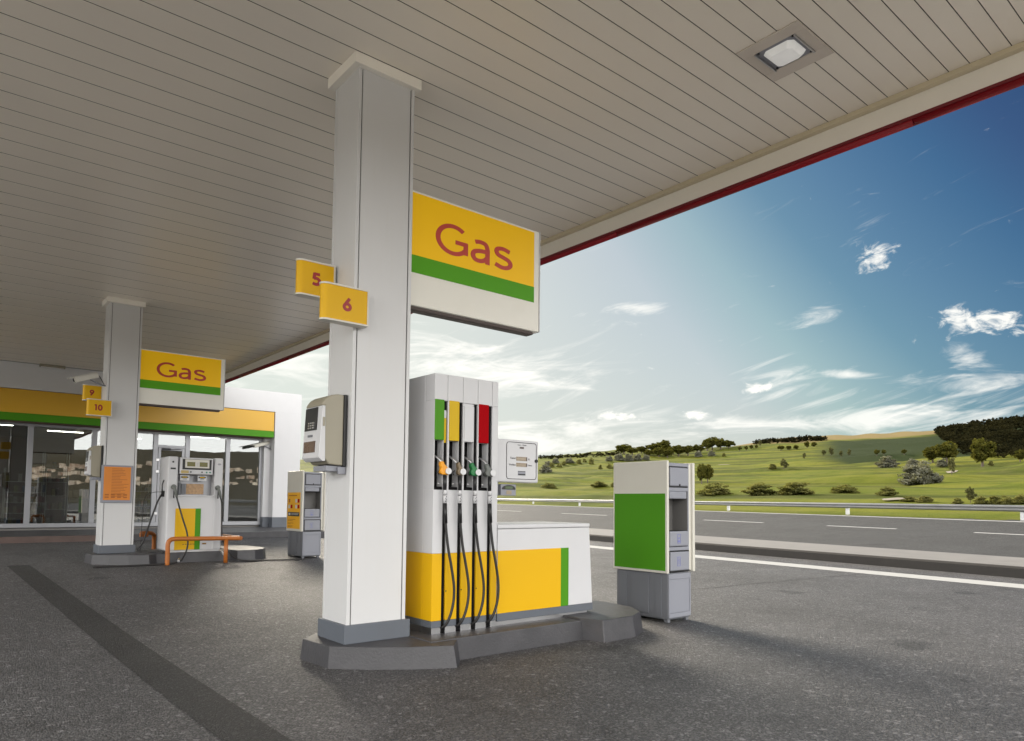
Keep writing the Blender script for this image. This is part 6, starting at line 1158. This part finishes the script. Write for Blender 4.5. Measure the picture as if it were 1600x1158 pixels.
def leaf_mesh(name, clumps, per, rx, rz, zc, size, seed, m, crown_fill=.55, dome=False):
    """a crown of many small leaf faces gathered in clumps"""
    rng = np.random.default_rng(seed); V = []
    for c in range(clumps):
        d = rng.normal(size=3); d /= np.linalg.norm(d); r = rng.uniform(crown_fill, 1.0)
        if dome: d[2] = abs(d[2])
        cen = np.array([d[0]*rx*r, d[1]*rx*r, zc+d[2]*rz*r]); rc = rx*rng.uniform(.20, .40)
        k = int(per*rng.uniform(.6, 1.3)); p = rng.normal(size=(k, 3)); p /= np.linalg.norm(p, axis=1)[:, None]
        p = cen+p*(rc*rng.uniform(.35, 1.0, size=(k, 1)))*np.array([1, 1, .8])
        a = rng.normal(size=(k, 3)); a /= np.linalg.norm(a, axis=1)[:, None]; q = np.cross(a, rng.normal(size=(k, 3))); q /= np.linalg.norm(q, axis=1)[:, None]
        s = size*rng.uniform(.6, 1.3, size=(k, 1)); b = np.cross(a, q)
        V.append(np.stack([p-q*s, p-b*s*.55, p+q*s, p+b*s*.55], 1))
    V = np.concatenate(V).reshape(-1, 3); V[:, 2] = np.maximum(V[:, 2], .01); n = len(V)//4
    me = bpy.data.meshes.new(name); me.from_pydata(V.tolist(), [], np.arange(n*4).reshape(n, 4).tolist()); me.materials.append(m); return me
def trunk_mesh(name, h, r, limbs, seed):
    rng = random.Random(seed); b = MB(); b.tube([(0, 0, -.04), (.01, 0, h*.5), (.0, .01, h)], [r*1.3, r, r*.55], 8, 2)
    for i in range(limbs):
        a = rng.uniform(0, 6.28); z = h*rng.uniform(.55, .95); l = rng.uniform(.18, .34)
        b.tube([(0, 0, z), (math.cos(a)*l*.5, math.sin(a)*l*.5, z+l*.5), (math.cos(a)*l, math.sin(a)*l, z+l*.8)], [r*.5, r*.35, r*.12], 6, 1)
    me = bpy.data.meshes.new(name); b.bm.to_mesh(me); b.bm.free(); me.materials.append(M_BARK); return me

def bunkers():
    for k, (x, y, w, d, a) in enumerate(BUNKERS):
        b = bmesh.new(); c = b.verts.new((x, y, terrain_z(x, y)+.16)); ring = []
        for i in range(28):
            q = 2*math.pi*i/28; r = 1+.18*math.sin(2*q+k)+.1*math.sin(5*q); px, py = math.cos(q)*w/2*r, math.sin(q)*d/2*r
            X, Y = x+px*math.cos(a)-py*math.sin(a), y+px*math.sin(a)+py*math.cos(a); ring.append(b.verts.new((X, Y, terrain_z(X, Y)+.10)))
        for i in range(28): b.faces.new((c, ring[i], ring[(i+1) % 28]))
        me = bpy.data.meshes.new('sand_bunker'); b.to_mesh(me); b.free(); me.materials.append(M_SAND); o = bpy.data.objects.new('sand_bunker', me); COL.objects.link(o); tag(o, kind='structure')
bunkers()
def plants():
    # unit prototypes: height 1, width about 1
    P = {}
    def proto(kind, crowns, trunk): P[kind] = (crowns, trunk)
    proto('round_tree', [leaf_mesh('crown', 70, 80, .36, .34, .58, .046, 11+i, L_TREE, .3) for i in range(3)], trunk_mesh('trunk', .5, .035, 5, 1))
    proto('pale_tree', [leaf_mesh('crown', 34, 56, .38, .38, .58, .044, 31+i, L_PALE, .3) for i in range(2)], trunk_mesh('trunk', .5, .022, 4, 2))
    proto('silver_bush', [leaf_mesh('crown', 110, 80, .40, .84, .06, .038, 51+i, L_SILV, .3, True) for i in range(3)], trunk_mesh('trunk', .3, .03, 5, 3))
    proto('green_bush', [leaf_mesh('crown', 90, 70, .42, .82, .06, .040, 71+i, L_GREEN, .25, True) for i in range(3)], trunk_mesh('trunk', .25, .025, 5, 4))
    cats = {'round_tree': 'tree', 'pale_tree': 'tree', 'silver_bush': 'bush', 'green_bush': 'bush'}
    rng = random.Random(12)
    for i, (kind, x, y, w, h, label, group) in enumerate(PLANTS):
        crowns, trunk = P[kind]; z = terrain_z(x, y)
        e = bpy.data.objects.new(kind, None); COL.objects.link(e); e.location = (x, y, z-.04*h); e.rotation_euler = (0, 0, rng.uniform(0, 6.28)); e.scale = (w, w, h*1.02)
        tag(e, label, cats[kind], group)
        c = bpy.data.objects.new('crown' if cats[kind] == 'tree' else 'foliage', crowns[i % len(crowns)]); COL.objects.link(c); c.parent = e
        k = bpy.data.objects.new('trunk' if cats[kind] == 'tree' else 'stem', trunk); COL.objects.link(k); k.parent = e
plants()

def wood(name, pts, label, seed, m, sink=.25):
    rng = np.random.default_rng(seed); base = []
    for i in range(3):
        me = leaf_mesh('tmp', 16, 20, .5, .45, .5, .085, seed+i, m); co = np.empty(len(me.vertices)*3, 'f'); me.vertices.foreach_get('co', co); base.append(co.reshape(-1, 3)); bpy.data.meshes.remove(me)
    V = []
    for x, y, h, w in pts:
        b = base[rng.integers(3)].copy(); a = rng.uniform(0, 6.28); r = np.array([[math.cos(a), -math.sin(a), 0], [math.sin(a), math.cos(a), 0], [0, 0, 1]], 'f')
        b = (b@r.T)*np.array([w, w, h*1.15])+np.array([x, y, terrain_z(x, y)-h*sink*.5]); V.append(b)
    V = np.concatenate(V); n = len(V)//4
    me = bpy.data.meshes.new(name); me.from_pydata(V.tolist(), [], np.arange(n*4).reshape(n, 4).tolist()); me.materials.append(m)
    o = bpy.data.objects.new(name, me); COL.objects.link(o); tag(o, label, 'wood', kind='stuff')
wood('hill_wood', HILL_WOOD, 'dark wood covering the steep hill at the right', 5, L_DARK)
wood('ridge_wood', RIDGE_WOOD, 'dark wood along the top of the middle ridge', 8, L_DARK)
wood('ridge_hedgerow', RIDGE_ROW, 'low dark line of trees on the far left ridge', 9, L_DARK)

def weeds():
    """small weeds behind the far bin, at the shop end"""
    me = leaf_mesh('foliage', 14, 40, .5, .4, .45, .06, 90, L_PALE, .3)
    e = bpy.data.objects.new('yellow_bush', me); COL.objects.link(e); e.location = (13.5, 27.5, .3); e.scale = (2.4, 2.4, 2.0)
    tag(e, 'yellowish bush beyond the shop corner above the far litter bin', 'bush')
weeds()
